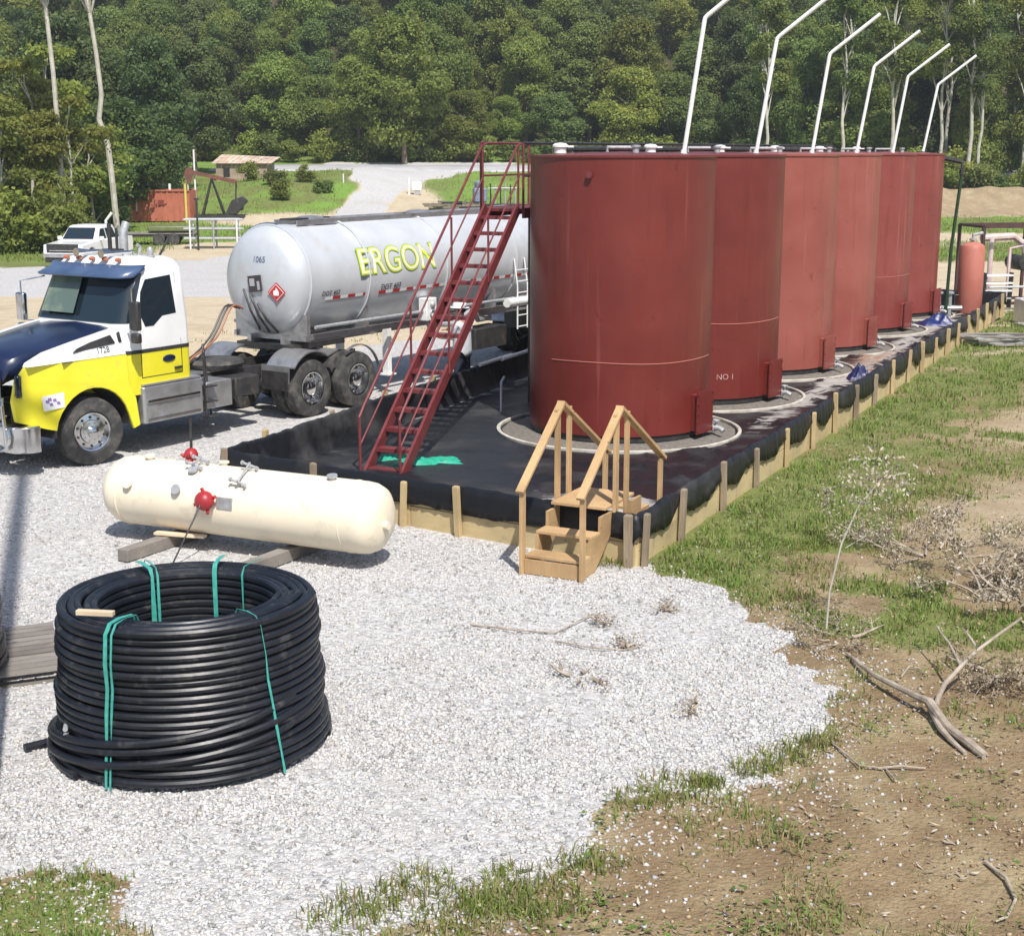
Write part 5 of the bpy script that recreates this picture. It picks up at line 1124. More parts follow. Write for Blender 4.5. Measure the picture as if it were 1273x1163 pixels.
def trailer():
    t = thing('tanker_trailer', 'silver tanker trailer with yellow lettering coupled to the yellow truck', 'tanker', RIG, RZ)
    X0, X1, Rt, zc = -4.86, -17.0, 1.05, 2.45
    T = Matrix.Translation((X0, 0, zc)) @ Matrix.Rotation(R(-90), 4, 'Y'); L = X0 - X1
    # the profile runs backwards from the front head
    prof = [(.001, -.02), (.30, 0), (.55, .05), (.78, .13), (.93, .24), (1.00, .36), (1.012, .44), (1.012, 2.0), (Rt, 2.1), (Rt, L - 2.2), (.99, L - .5), (.80, L - .18), (.45, L - .04), (.001, L)]
    MB().lathe(prof, 72, T).build('barrel', M['tank_alu'], t, ang=25)
    b = MB()
    for x, r in ((.43, 1.014), (2.08, Rt + .004), (4.6, Rt + .004), (7.2, Rt + .004), (9.6, Rt + .004)):
        b.tube([(X0 - x, (r + .01) * math.cos(a), zc + (r + .01) * math.sin(a)) for a in [k * math.pi / 30 for k in range(60)]], .022, 6, closed=True)
    b.build('ring_band', M['tank_alu'], t)
    b = MB(); b.tube([(X0 - .46, 1.045 * math.cos(R(a)), zc + 1.045 * math.sin(R(a))) for a in range(80, 185, 6)], .022, 6); b.build('overflow_hose', M['visor'], t)
    # spill box and manhole on top
    b = MB(); b.beam((X0 - .9, .28, zc + 1.04), (X0 - 9.5, .28, zc + 1.07), .03, .10); b.beam((X0 - .9, -.28, zc + 1.04), (X0 - 9.5, -.28, zc + 1.07), .03, .10); b.build('spill_rail', M['alu'], t, False)
    for x in (1.6, 5.0, 8.2): MB().lathe([(.27, 0), (.27, .10), (.22, .13), (.001, .15)], 20, Matrix.Translation((X0 - x, 0, zc + Rt - .04))).build('manhole', M['alu'], t)
    MB().beam((X0 - .9, 0, zc + Rt + .05), (X0 - 2.0, 0, zc + Rt + .06), .30, .03).build('walkway', M['black_steel'], t, False)
    # reflective tape, lettering, placards on the visible side
    def onside(x, zz, off=.012, r=Rt): 
        h = (zz - zc) / r; return Vector((x, math.sqrt(max(0, 1 - h * h)) * (r + off), zz))
    zt = 2.12
    def patch(x0, x1, z0, z1, off, r): return [onside(x0, z0, off, r), onside(x1, z0, off, r), onside(x1, z1, off, r), onside(x0, z1, off, r)]
    tape_r = mat('tape_red', (.50, .03, .03), rough=.4); tape_w = mat('tape_white', (.85, .85, .85), rough=.3); dark = mat('decal_dark', (.05, .04, .05), rough=.5)
    k = 0; x = X0 - .85
    while x > X0 - 10.5:
        seg = .22
        if not (X0 - 2.35 < x < X0 - 1.95):
            b = MB(); r = 1.012 if x > X0 - 2.0 else Rt
            b.add(patch(x, x - seg, zt - .03, zt + .03, .014, r), [(0, 1, 2, 3)]); b.build('reflective_tape', tape_r if k % 2 else tape_w, t, False)
        k += 1; x -= seg
    def wrap(me, cx, cz, r=Rt, off=.014, m=None, name='lettering'):
        for v in me.vertices:
            a = (cz - zc) / r + v.co.y / r; v.co = Vector((cx - v.co.x, (r + off) * math.cos(a), zc + (r + off) * math.sin(a)))
        me.materials.append(m); link(name, me, t)
    yel = mat('decal_yellow', (.72, .70, .04), rough=.4); grn = mat('decal_green', (.20, .40, .10), rough=.4); pale = mat('decal_pale', (.80, .82, .66), rough=.4)
    wrap(text_mesh('ERGON', .71, .030), X0 - 3.02, 2.72, off=.010, m=grn, name='lettering_outline'); wrap(text_mesh('ERGON', .71, .010), X0 - 3.02, 2.72, off=.016, m=yel); 
    wrap(text_mesh('ERGON', .71, -.014), X0 - 3.02, 2.72, off=.020, m=pale, name='lettering_core')
    for cx, s_ in ((X0 - 1.0, .13), (X0 - 2.75, .16)): wrap(text_mesh('DOT 407', s_, .002), cx, 2.21, r=1.012 if cx > X0 - 2 else Rt, m=dark, name='small_lettering')
    # flammable placard and number on the front head: plates on brackets just ahead of the dished head
    def head_pt(y, zz, off):
        rr = math.hypot(y, zz - zc); pts = [(0.0, -.02), (.30, 0), (.55, .05), (.78, .13), (.93, .24), (1.0, .36)]
        d = np.interp(rr, [p[0] for p in pts], [p[1] for p in pts]); return Vector((X0 - d + off, y, zz))
    cy, cz = .52, 2.28
    for r, off, m, nm in ((.185, .02, tape_r, 'placard'), (.155, .026, tape_w, 'placard_border'), (.14, .031, tape_r, 'placard_field')):
        c = head_pt(cy, cz, off); nrm = Vector((1, .28, -.05)).normalized(); yv = Vector((-.28, 1, 0)).normalized(); zv = nrm.cross(yv).normalized() * -1
        if zv.z < 0: zv = -zv
        MB().add([c + yv * r, c + zv * r, c - yv * r, c - zv * r], [(0, 1, 2, 3)]).build(nm, m, t, False)
    c = head_pt(cy, cz, .036); fl = [(-.05, -.06), (.05, -.06), (.06, 0), (.035, .05), (.0, .09), (-.01, .04), (-.05, .03), (-.06, 0)]
    MB().add([c + yv * a + zv * b_ for a, b_ in fl], [tuple(range(8))]).build('flame_symbol', tape_w, t, False)
    c = head_pt(.05, 2.42, .02); b = MB(); b.box((0, 0, 0), (.02, .32, .30)); o = b.build('sticker', dark, t, False); o.location = c; o.rotation_euler = (.12, 0, 0)
    b = MB(); b.box((.013, -.06, .03), (.004, .12, .14)); b.box((.013, .09, -.04), (.004, .06, .16)); o = b.build('sticker_print', mat('decal_grey', (.4, .4, .4)), t, False); o.location = c; o.rotation_euler = (.12, 0, 0)
    me = text_mesh('1065', .15); 
    for v in me.vertices: p = head_pt(.12 + v.co.x, 2.86 + v.co.y, .012); v.co = p
    me.materials.append(M['visor']); link('head_number', me, t)
    for k, (y, z0, z1) in enumerate(((-.15, 2.3, 1.55), (.02, 2.2, 1.5), (.18, 2.05, 1.5))):      # hose racks on the head
        P = [head_pt(y - .1, z0, .03), head_pt(y, z0 - .12, .08), head_pt(y + .08, (z0 + z1) / 2, .10), head_pt(y + .10, z1, .05)]; MB().tube(P, .022, 8).build('air_line', M['black_steel'], t)
    # sub frame, bolster, pipe rails
    for s in (1, -1):
        MB().beam((X0 - .25, s * .42, 1.33), (X1 + .6, s * .42, 1.33), .10, .20).build('frame_rail', M['alu'], t, False)
        MB().beam((X0 - .35, s * .88, 1.42), (X0 - 11, s * .88, 1.42), .06, .10).build('side_rail', M['alu'], t, False)
        MB().tube([(X0 - .5, s * 1.02, 1.62), (X0 - 9.5, s * 1.02, 1.62)], .035, 8).build('pipe_rail', M['galv'], t)
        MB().tube([(X0 - 6.7, s * 1.12, 1.55), (X0 - 10.8, s * 1.12, 1.55)], .10, 14).build('hose_tube', M['white_pipe'], t)
        b = MB(); b.beam((X0 - 3.1, s * .62, 1.4), (X0 - 3.1, s * .62, .42), .13, .13); b.box((X0 - 3.1, s * .62, .40), (.26, .26, .03)); b.build('landing_leg', M['white_pipe'], t, False)
        b = MB()
        for k in range(6): b.tube([(X0 - 7.05, s * 1.17, 1.0 + .25 * k), (X0 - 7.45, s * 1.17, 1.0 + .25 * k)], .014, 6)
        for x in (7.05, 7.45): b.tube([(X0 - x, s * 1.17, .95), (X0 - x, s * 1.17, 1.9), (X0 - x, s * 1.08, 2.5)], .018, 8)
        b.build('ladder', M['white_pipe'], t)
        for x in (X0 - 9.9, X0 - 11.2):
            wheel(t, x, s * 1.02, s, False, w_=.27); wheel(t, x, s * .70, -s, False, w_=.27)
            b = MB(); b.loft([[(x + .63 * math.cos(R(a)), s * 1.2, .56 + .63 * math.sin(R(a))), (x + .63 * math.cos(R(a)), s * .5, .56 + .63 * math.sin(R(a))), (x + .65 * math.cos(R(a)), s * .5, .58 + .65 * math.sin(R(a))), (x + .65 * math.cos(R(a)), s * 1.2, .58 + .65 * math.sin(R(a)))] for a in range(20, 165, 9)]); b.build('fender', M['alu'], t)
    b = MB()
    for x in (9.9, 11.2): b.tube([(X0 - x, -.9, .53), (X0 - x, .9, .53)], .07, 10)
    b.build('axle', M['black_steel'], t); MB().box((X0 - 10.5, 0, .95), (3.0, 1.0, .5)).build('running_gear', M['black_steel'], t)
    MB().box((X0 - .95, 0, 1.24), (1.5, 1.4, .10)).build('upper_coupler', M['black_steel'], t, False)
    for x in (.5, 2.2, 4.4, 6.6): 
        b = MB()
        b.prism([(0, 0), (.10, 0), (.10, .5), (0, .5)], -.9, .9, M=Matrix.Translation((X0 - x, 0, 1.35))); b.build('cross_cradle', M['alu'], t, False)
    # valve cabinet, small tank, belly piping
    MB().box((X0 - 3.95, 1.02, 1.66), (.34, .22, .46)).build('valve_cabinet', M['white_pipe'], t, bevel=.02)
    b = MB(); b.ball((X0 - 3.95, 1.14, 1.76), .07, 10); b.torus((X0 - 3.95, 1.15, 1.58), .07, .015, (0, 1, 0), 16, 6); b.build('gauge', M['galv'], t)
    b = MB(); b.tube([(X0 - 4.3, .75, 1.30), (X0 - 4.9, .95, 1.25), (X0 - 5.6, 1.0, 1.55), (X0 - 5.9, .9, 1.25), (X0 - 6.8, .6, 1.2)], .06, 10); b.tube([(X0 - 5.0, .3, 1.5), (X0 - 5.0, .3, 1.0), (X0 - 5.0, 1.0, .95)], .07, 10); b.tube([(X0 - 5.0, .96, .95), (X0 - 5.0, 1.06, .95)], .11, 14); b.build('belly_piping', M['galv'], t)
    MB().box((X0 - 6.2, .8, .85), (1.2, .5, .45)).build('hose_box', M['black_steel'], t, bevel=.02)
    for s in (1, -1): MB().box((X0 - 12.2, s * .8, .9), (.03, .6, .7)).build('mud_flap', M['black_steel'], t, False)
trailer()

# ------------------------------------------------------------------ the driver beside the trailer
def skin(name, joints, edges, m, parent=None, sub=2):
    me = bpy.data.meshes.new(name); me.from_pydata([j[:3] for j in joints], edges, []); o = bpy.data.objects.new(name, me); col.objects.link(o)
    md = o.modifiers.new('skin', 'SKIN'); sv = me.skin_vertices[0].data
    for v, j in zip(sv, joints): v.radius = (j[3], j[4] if len(j) > 4 else j[3])
    sv[0].use_root = True; md.use_smooth_shade = True; s2 = o.modifiers.new('sub', 'SUBSURF'); s2.levels = s2.render_levels = sub
    dg = bpy.context.evaluated_depsgraph_get(); dg.update(); m2 = bpy.data.meshes.new_from_object(o.evaluated_get(dg)); bpy.data.objects.remove(o)
    m2.materials.clear(); m2.materials.append(m); m2.polygons.foreach_set('use_smooth', [True] * len(m2.polygons)); return link(name, m2, parent)
def person():
    p = Vector((-.98, 28.35, 0)); t = thing('person', 'worker in white hard hat and pale grey shirt standing behind the red stair', 'person', p, R(150))
    # facing local +x; reaching forward with both hands
    H = 1.05; skn = mat('skin', (.45, .26, .17), rough=.5); shirt = mat('shirt', (.56, .57, .60), (.48, .49, .52), 8, rough=.85, bump=.3, bscale=12, bdist=.02); jeans = mat('jeans', (.025, .03, .05), rough=.85); boot = mat('boot', (.10, .06, .03), rough=.7)
    J = [(0, 0, .98, .13, .15), (0, 0, 1.12, .12, .14), (.01, 0, 1.30, .13, .17), (.01, 0, 1.46, .09, .15), (.02, 0, 1.56, .055), (.035, 0, 1.63, .075), (.045, 0, 1.72, .095, .085), (.035, 0, 1.80, .075),
         (.01, .20, 1.45, .055), (.10, .27, 1.22, .045), (.34, .22, 1.20, .035), (.41, .20, 1.21, .03), (.01, -.20, 1.45, .055), (.12, -.26, 1.25, .045), (.36, -.16, 1.30, .035), (.43, -.14, 1.31, .03),
         (0, .10, .90, .09), (.03, .11, .52, .065), (0, .12, .12, .045), (0, -.10, .90, .09), (-.02, -.12, .52, .065), (-.06, -.13, .12, .045)]
    E = [(0, 1), (1, 2), (2, 3), (3, 4), (4, 5), (5, 6), (6, 7), (3, 8), (8, 9), (9, 10), (10, 11), (3, 12), (12, 13), (13, 14), (14, 15), (0, 16), (16, 17), (17, 18), (0, 19), (19, 20), (20, 21)]
    n = len(J)
    for (hx, hy, hz_, root) in ((.41, .20, 1.21, 11), (.43, -.14, 1.31, 15)):
        s = 1 if hy > 0 else -1
        for f in range(4):
            y = hy + (f - 1.5) * .021; l = (.075, .085, .08, .06)[f]; J += [(hx + .045, y, hz_, .010), (hx + .045 + l * .5, y, hz_ - .01, .009), (hx + .04 + l * .85, y, hz_ - .035, .008)]; E += [(root, n), (n, n + 1), (n + 1, n + 2)]; n += 3
        J += [(hx + .01, hy - s * .04, hz_ + .01, .011), (hx + .045, hy - s * .055, hz_ - .005, .009)]; E += [(root, n), (n, n + 1)]; n += 2
    body = skin('body', J, E, skn, t)
    skin('shirt', [(0, 0, .80, .18, .21), (0, 0, .96, .185, .215), (0, 0, 1.15, .18, .205), (.01, 0, 1.32, .175, .21), (.01, 0, 1.45, .12, .18), (.02, 0, 1.53, .07), (.01, .21, 1.45, .07), (.06, .255, 1.31, .068), (.10, .27, 1.22, .065), (.01, -.21, 1.45, .07), (.08, -.25, 1.33, .068), (.12, -.26, 1.25, .065)],
         [(0, 1), (1, 2), (2, 3), (3, 4), (4, 5), (4, 6), (6, 7), (7, 8), (4, 9), (9, 10), (10, 11)], shirt, t)
    skin('trousers', [(0, 0, .95, .145, .17), (0, .10, .84, .115), (.03, .115, .52, .08), (0, .12, .10, .07), (0, -.10, .84, .105), (-.02, -.125, .52, .08), (-.06, -.13, .10, .07)], [(0, 1), (1, 2), (2, 3), (0, 4), (4, 5), (5, 6)], jeans, t)
    for x, y in ((0, .12), (-.06, -.13)): skin('boot', [(x - .05, y, .06, .05), (x + .06, y, .055, .055), (x + .16, y, .04, .042)], [(0, 1), (1, 2)], boot, t)
    b = MB(); b.lathe([(.165, 0), (.155, .012), (.128, .015), (.125, .05), (.10, .10), (.055, .135), (.001, .145)], 24, Matrix.Translation((.045, 0, 1.765)) @ Matrix.Diagonal((1.15, 1, 1, 1)) ); b.box((.05, 0, 1.90), (.22, .03, .025)); b.build('hard_hat', M['white_paint'], t)
    b = MB()
    for s in (1, -1): b.ball((.128, s * .034, 1.735), .013, 8); 
    b.build('eyes', mat('eye', (.03, .02, .02), rough=.2), t)
    b = MB(); b.ball((.145, 0, 1.70), .018, 8, sc=(1, .8, 1.5)); b.ball((.045, .088, 1.71), .028, 8, sc=(.7, .35, 1.1)); b.ball((.045, -.088, 1.71), .028, 8, sc=(.7, .35, 1.1)); b.build('nose_and_ears', skn, t)
    MB().ball((.132, 0, 1.655), .024, 8, sc=(.4, 1, .25)).build('mouth', mat('lips', (.30, .12, .10)), t)
    b = MB(); b.ball((.02, 0, 1.735), .098, 12, sc=(1, .98, .9)); b.build('hair', mat('hair', (.03, .022, .018), rough=.8), t)
    t.scale = (1.05, 1.05, 1.03)
person()

# ------------------------------------------------------------------ things in the middle distance
def pickup():
    g0 = on(113, 327); hd = Vector((-.16, -.98)); t = thing('pickup_truck', 'white crew cab pickup parked by the trees at the far left', 'pickup', (g0.x, g0.y, g0.z), math.atan2(hd.y, hd.x)); s0 = 1.06
    def body(): 
        out = [(2.95, .45), (2.98, .95), (2.90, 1.12), (1.45, 1.22), (.62, 1.82), (-1.0, 1.86), (-1.35, 1.28), (-2.95, 1.25), (-2.98, .55)]
        return out
    lo = [(2.95, .42), (3.0, .7), (2.93, 1.08), (1.3, 1.20), (-1.35, 1.22), (-2.95, 1.22), (-2.98, .5)]
    def arch(cx): return [(cx + .5 * math.cos(R(a)), .42 + .48 * math.sin(R(a))) for a in range(0, 181, 20)]
    out = lo[:] + arch(-1.85)[::-1] + arch(1.85)[::-1]
    MB().prism(out, -1.0, 1.0).build('body', M['white_paint'], t, bevel=.05)
    b = MB(); b.loft([sec(-1.38, 1.30, .97, 1.20, .2, .15), sec(-1.15, .62, .80, 1.84, .2, .15), sec(-1.0, .45, .70, 1.90, .15, .15)]); b.build('cab', M['white_paint'], t)
    b = MB(); b.add([(1.27, -.80, 1.27), (1.27, .80, 1.27), (.72, .70, 1.79), (.72, -.70, 1.79)], [(0, 1, 2, 3)]); b.build('windscreen', M['glass'], t)
    for s in (1, -1):
        y = lambda x, z: s * (.976 - (z - 1.20) * .262 + .006)
        for a in ([(.98, 1.26), (.55, 1.72), (.12, 1.74), (.12, 1.26)], [(.02, 1.26), (.02, 1.74), (-.85, 1.74), (-1.02, 1.26)]): MB().prism(a, y, lambda x, z: y(x, z) - s * .02).build('side_window', M['glass'], t)
        b = MB(); b.box((.95, s * 1.10, 1.28), (.12, .22, .2)); b.build('mirror', M['white_paint'], t, bevel=.03)
        b = MB(); b.box((2.93, s * .82, .92), (.10, .30, .22)); b.build('headlight', mat('lamp_glass_' + ('a' if s > 0 else 'b'), (.6, .62, .65), rough=.1), t, bevel=.02)
        for x in (1.85, -1.85):
            T = Matrix.Translation((x, s * .90, .40)) @ Matrix.Rotation(R(-90) * s, 4, 'X'); w1 = MB().lathe([(.2, -.12), (.37, -.12), (.40, -.08), (.40, .08), (.37, .12), (.2, .11)], 24, T).build('wheel', M['rubber'], t)
            MB().lathe([(.24, .10), (.22, .06), (.08, .08), (.001, .09)], 16, T).build('rim', M['chrome'], w1)
    MB().box((2.97, 0, .90), (.08, 1.62, .42)).build('grille', M['black_steel'], t, bevel=.02); MB().box((3.02, 0, .80), (.03, 1.3, .05)).build('grille_bar', M['chrome'], t)
    MB().box((2.95, 0, .34), (.20, 1.8, .22)).build('air_dam', M['black_steel'], t, bevel=.03); MB().box((3.0, 0, .56), (.20, 1.95, .18)).build('bumper', M['chrome'], t, bevel=.03)
    MB().box((-2.15, 0, 1.0), (1.5, 1.62, .47)).build('bed_liner', M['black_steel'], t)
    t.scale = (s0,) * 3
pickup()
def flatbed():
    g0 = on(196, 304); t = thing('flatbed_trailer', 'low dark flatbed trailer standing behind the white pickup', 'trailer', tuple(g0), R(8))
    for k in range(7): MB().box((-2.1 + .7 * k, 0, .72), (.68, 2.1, .06)).build('deck_board', M['grey_wood'], t, False)
    b = MB(); b.box((0, .95, .62), (5.0, .10, .16)); b.box((0, -.95, .62), (5.0, .10, .16)); b.beam((-2.5, .9, .62), (-3.9, 0, .6), .1, .14); b.beam((-2.5, -.9, .62), (-3.9, 0, .6), .1, .14); b.build('frame', M['black_steel'], t)
    MB().tube([(-3.1, 0, .1), (-3.1, 0, 1.5), (-2.7, 0, 2.0)], .09, 8).build('jack', M['white_pipe'], t)
    for s in (1, -1):
        for x in (.2, 1.1): MB().lathe([(.12, -.1), (.36, -.1), (.38, 0), (.36, .1), (.12, .1)], 18, Matrix.Translation((x, s * 1.12, .38)) @ Matrix.Rotation(R(90), 4, 'X')).build('wheel', M['rubber'], t)
    MB().box((.9, 0, 1.0), (2.8, 1.6, .35)).build('tarp_load', mat('tarp_green', (.10, .13, .05), (.15, .17, .07), 3), t, bevel=.08)
flatbed()
def rack():
    g0 = on(268, 309); t = thing('pipe_rack', 'pale steel pipe rack with stacked tubes behind the silver tanker', 'rack', tuple(g0), R(3))
    for x in (-1.4, 0, 1.4):
        b = MB()
        for y in (-.6, .6): b.tube([(x, y, 0), (x, y, 1.7)], .05, 8)
        for z in (.5, 1.1, 1.65): b.tube([(x, -.6, z), (x, .6, z)], .04, 8)
        b.build('rack_frame', M['white_pipe'] if x else M['galv'], t)
    for z, m_ in ((.62, 'white_pipe'), (1.2, 'galv'), (1.74, 'white_pipe')):
        for k in range(5): MB().tube([(-1.8, -.45 + .22 * k, z), (1.8 - .1 * k, -.45 + .22 * k, z)], .06, 7).build('stacked_tube', M[m_ if k % 2 else 'galv'], t)
    g1 = on(247, 312); t2 = thing('steel_post', 'slim dark steel post beside the pale pipe rack', 'post', tuple(g1)); MB().tube([(0, 0, 0), (0, 0, 3.0)], .06, 8).build('post', M['black_steel'], t2); MB().box((0, 0, 3.0), (.3, .1, .12)).build('cap', M['black_steel'], t2)
rack()
def red_box():
    g0 = on(204, 275); rb = mat('oxide_box', (.42, .12, .07), (.48, .16, .10), 1.2, rough=.7, bump=.2, bscale=6, dirt=(.30, .12, .08), damt=(.5, .8)); t = thing('red_steel_tank', 'orange red steel box tank standing behind the white pickup', 'box tank', tuple(g0), R(-4))
    W_, D_, H_ = 4.7, 2.2, 2.3
    b = MB()
    for a, c_, d_ in (('f', (0, -D_ / 2, H_ / 2), (W_, .06, H_)), ('b', (0, D_ / 2, H_ / 2), (W_, .06, H_)), ('l', (-W_ / 2, 0, H_ / 2), (.06, D_, H_)), ('r', (W_ / 2, 0, H_ / 2), (.06, D_, H_)), ('u', (0, 0, .1), (W_, D_, .06))): b.box(c_, d_)
    b.build('shell', rb, t)
    for k in range(10): MB().box((-W_ / 2 + .25 + k * (W_ - .5) / 9, -D_ / 2 - .05, H_ / 2), (.10, .07, H_ - .1)).build('rib', rb, t, False)
    b = MB(); b.box((0, -D_ / 2 - .04, H_), (W_ + .1, .16, .12)); b.box((0, D_ / 2, H_), (W_ + .1, .16, .12)); b.build('top_rail', rb, t)
    MB().box((.2, -D_ / 2 - .09, 1.4), (.42, .08, .38)).build('hatch', mat('hatch_dark', (.2, .05, .04)), t); MB().box((-1.7, -D_ / 2 - .09, 1.4), (.09, .06, 1.3)).build('ladder_rail', M['white_pipe'], t)
    for px, c, lab, h in ((213, 'white_pipe', 'white steel post in front of the orange red tank', 2.9), (232, None, 'yellow steel post in front of the orange red tank', 2.9)):
        g1 = on(px, 277); m_ = M[c] if c else mat('post_yellow', (.62, .50, .12), rough=.6); tag(MB().tube([(g1.x, g1.y, g1.z - .1), (g1.x, g1.y, g1.z + h)], .10, 10).build('bollard_post', m_), lab, 'post')
red_box()
def pumpjack():
    g0 = on(262, 272); rust = mat('rust', (.20, .075, .05), (.11, .06, .05), 2, rough=.9, bump=.3); t = thing('pump_jack', 'rusty black pump jack with a tall post beside the orange red tank', 'pump jack', tuple(g0), R(6))
    b = MB(); b.box((.3, .5, .15), (4.6, .14, .25)); b.box((.3, -.5, .15), (4.6, .14, .25)); 
    for x in (-1.6, -.4, .8, 2.2): b.box((x, 0, .16), (.16, 1.0, .2))
    b.build('skid', M['black_steel'], t)
    top = Vector((.2, 0, 3.0)); b = MB()
    for x, y in ((-.6, .5), (-.6, -.5), (1.1, .45), (1.1, -.45)): b.beam((x, y, .2), top, .12, .12)
    b.beam((-.35, .38, 1.2), (-.35, -.38, 1.2), .08, .08); b.beam((.8, .3, 1.2), (.8, -.3, 1.2), .08, .08); b.build('samson_post', M['black_steel'], t)
    MB().beam((-1.5, 0, 3.55), (2.1, 0, 2.75), .18, .30).build('walking_beam', rust, t, False)
    MB().prism([(-1.5, 3.9), (-1.25, 3.8), (-1.2, 3.3), (-1.45, 2.6), (-1.65, 2.7), (-1.85, 3.3), (-1.75, 3.75)], -.12, .12).build('horse_head', rust, t)
    b = MB(); b.beam((2.05, .3, 2.8), (1.95, .3, 1.2), .07, .07); b.beam((2.05, -.3, 2.8), (1.95, -.3, 1.2), .07, .07); b.build('pitman_arm', M['black_steel'], t)
    MB().prism([(1.5, .5), (2.5, .6), (2.6, 1.1), (2.1, 1.5), (1.5, 1.1)], -.36, .36).build('gearbox', M['black_steel'], t, bevel=.05)
    for s in (1, -1): MB().prism([(1.2, .4), (2.0, .3), (2.9, 1.3), (2.5, 1.7), (1.7, 1.4)], s * .42, s * .55).build('counterweight', M['black_steel'], t, bevel=.05)
    MB().tube([(-1.62, 0, 0), (-1.62, 0, 2.9)], .05, 8).build('polished_rod', M['white_pipe'], t); MB().tube([(-1.1, .2, 0), (-1.1, .2, 5.2)], .07, 8).build('tall_post', M['white_pipe'], t)
pumpjack()
def pipe_fence():
    a = on(155, 236); b_ = on(222, 236); t = thing('pipe_fence', 'low pale pipe railing behind the orange red tank', 'fence', tuple(a), math.atan2(b_.y - a.y, b_.x - a.x)); L = (b_ - a).length
    for z in (.7, 1.3): MB().tube([(0, 0, z), (L, 0, z)], .05, 6).build('rail', M['white_pipe'], t)
    for k in range(8): MB().tube([(L * k / 7, 0, -.2), (L * k / 7, 0, 1.45 + .25 * (k % 3 == 1))], .06, 6).build('post', M['white_pipe'], t)
pipe_fence()
def shed():
    g0 = on(298, 224); g0 = Vector((g0.x + .2, g0.y + 2, hz(g0.x, g0.y + 2) - .35)); t = thing('low_shed', 'low shed with a pale rust stained roof beside the green mound', 'shed', tuple(g0), R(-6))
    rf = mat('rusty_roof', (.58, .50, .40), (.44, .30, .22), .8, rough=.8, dirt=(.16, .10, .08), dscale=1.2, damt=(.55, .68))
    MB().box((0, 0, .9), (4.8, 2.6, 1.8)).build('wall', mat('shed_wall', (.40, .33, .26), (.28, .20, .15), 1.5, rough=.9), t)
    for k in range(12):
        b = MB(); x = -2.7 + k * .47; b.add([(x, -1.6, 1.75), (x + .44, -1.6, 1.75), (x + .44, 1.6, 2.5 - .02 * k), (x, 1.6, 2.5 - .02 * k), (x, -1.6, 1.70), (x + .44, -1.6, 1.70), (x + .44, 1.6, 2.45 - .02 * k), (x, 1.6, 2.45 - .02 * k)], [(0, 1, 2, 3), (4, 7, 6, 5), (0, 4, 5, 1), (1, 5, 6, 2), (2, 6, 7, 3), (3, 7, 4, 0)]); b.build('roof_panel', rf, t, False)
    for x in (-1.4, .9): MB().box((x, -1.31, .9), (.6, .04, .8)).build('opening', M['black_steel'], t)
shed()
def small_far():
    g0 = on(517, 243); t = thing('utility_box', 'small white box on a post beside the gravel drive', 'utility box', tuple(g0)); MB().tube([(-.6, 0, -.1), (-.6, 0, 1.5)], .07, 8).build('post', M['white_pipe'], t); MB().box((.1, 0, .75), (.85, .5, .75)).build('box', M['white_pipe'], t, bevel=.05); MB().box((.1, 0, .18), (.5, .4, .4)).build('pedestal', M['galv'], t)
    g0 = on(470, 236)
    tag(MB().tube([(g0.x - 3, g0.y, g0.z - .4), (g0.x - 3, g0.y, g0.z + 1.3)], .06, 6).build('marker_post', M['white_pipe']), 'thin white marker post on the green mound left of the drive', 'post')
    g0 = on(565, 262); t = thing('timber_heap', 'low heap of dark old timbers beyond the silver tanker', 'timber heap', tuple(g0))
    q = random.Random(5)
    for k in range(26):
        a = q.uniform(-.35, .35); x = q.uniform(-2.0, 2.0); y = q.uniform(-.8, .8); z = .12 + q.random() * .75 * (1 - abs(x) / 2.8); MB().box((x, y, z), (q.uniform(1, 2.4), .22, .16), rz=a, ry=q.uniform(-.08, .08)).build('beam', M['bark'] if k % 3 else M['black_steel'], t, False)
    g0 = on(604, 258); t = thing('pump_skid', 'blue grey pump with upright pipes seen through the stair railing', 'pump', tuple(g0), .2); bl = mat('pump_blue', (.13, .17, .26), (.22, .26, .34), 3, rough=.5)
    MB().box((-.5, 0, .95), (1.1, .9, 1.2)).build('housing', bl, t, bevel=.12); MB().lathe([(.3, 0), (.36, .1), (.36, .5), (.2, .6), (.001, .62)], 16, Matrix.Translation((-.6, 0, 1.5))).build('motor', bl, t)
    b = MB(); b.box((.6, 0, .12), (4.6, 1.3, .2)); b.build('base', M['black_steel'], t)
    for k in range(6): MB().tube([(.4 + .42 * k, .1 * (k % 2), .2), (.4 + .42 * k, .1 * (k % 2), 1.9 - .1 * (k % 3))], .06, 8).build('pipe', M['galv'] if k % 2 else M['black_steel'], t)
    MB().tube([(.2, 0, 1.5), (2.7, 0, 1.5)], .05, 8).build('pipe', M['galv'], t)
small_far()
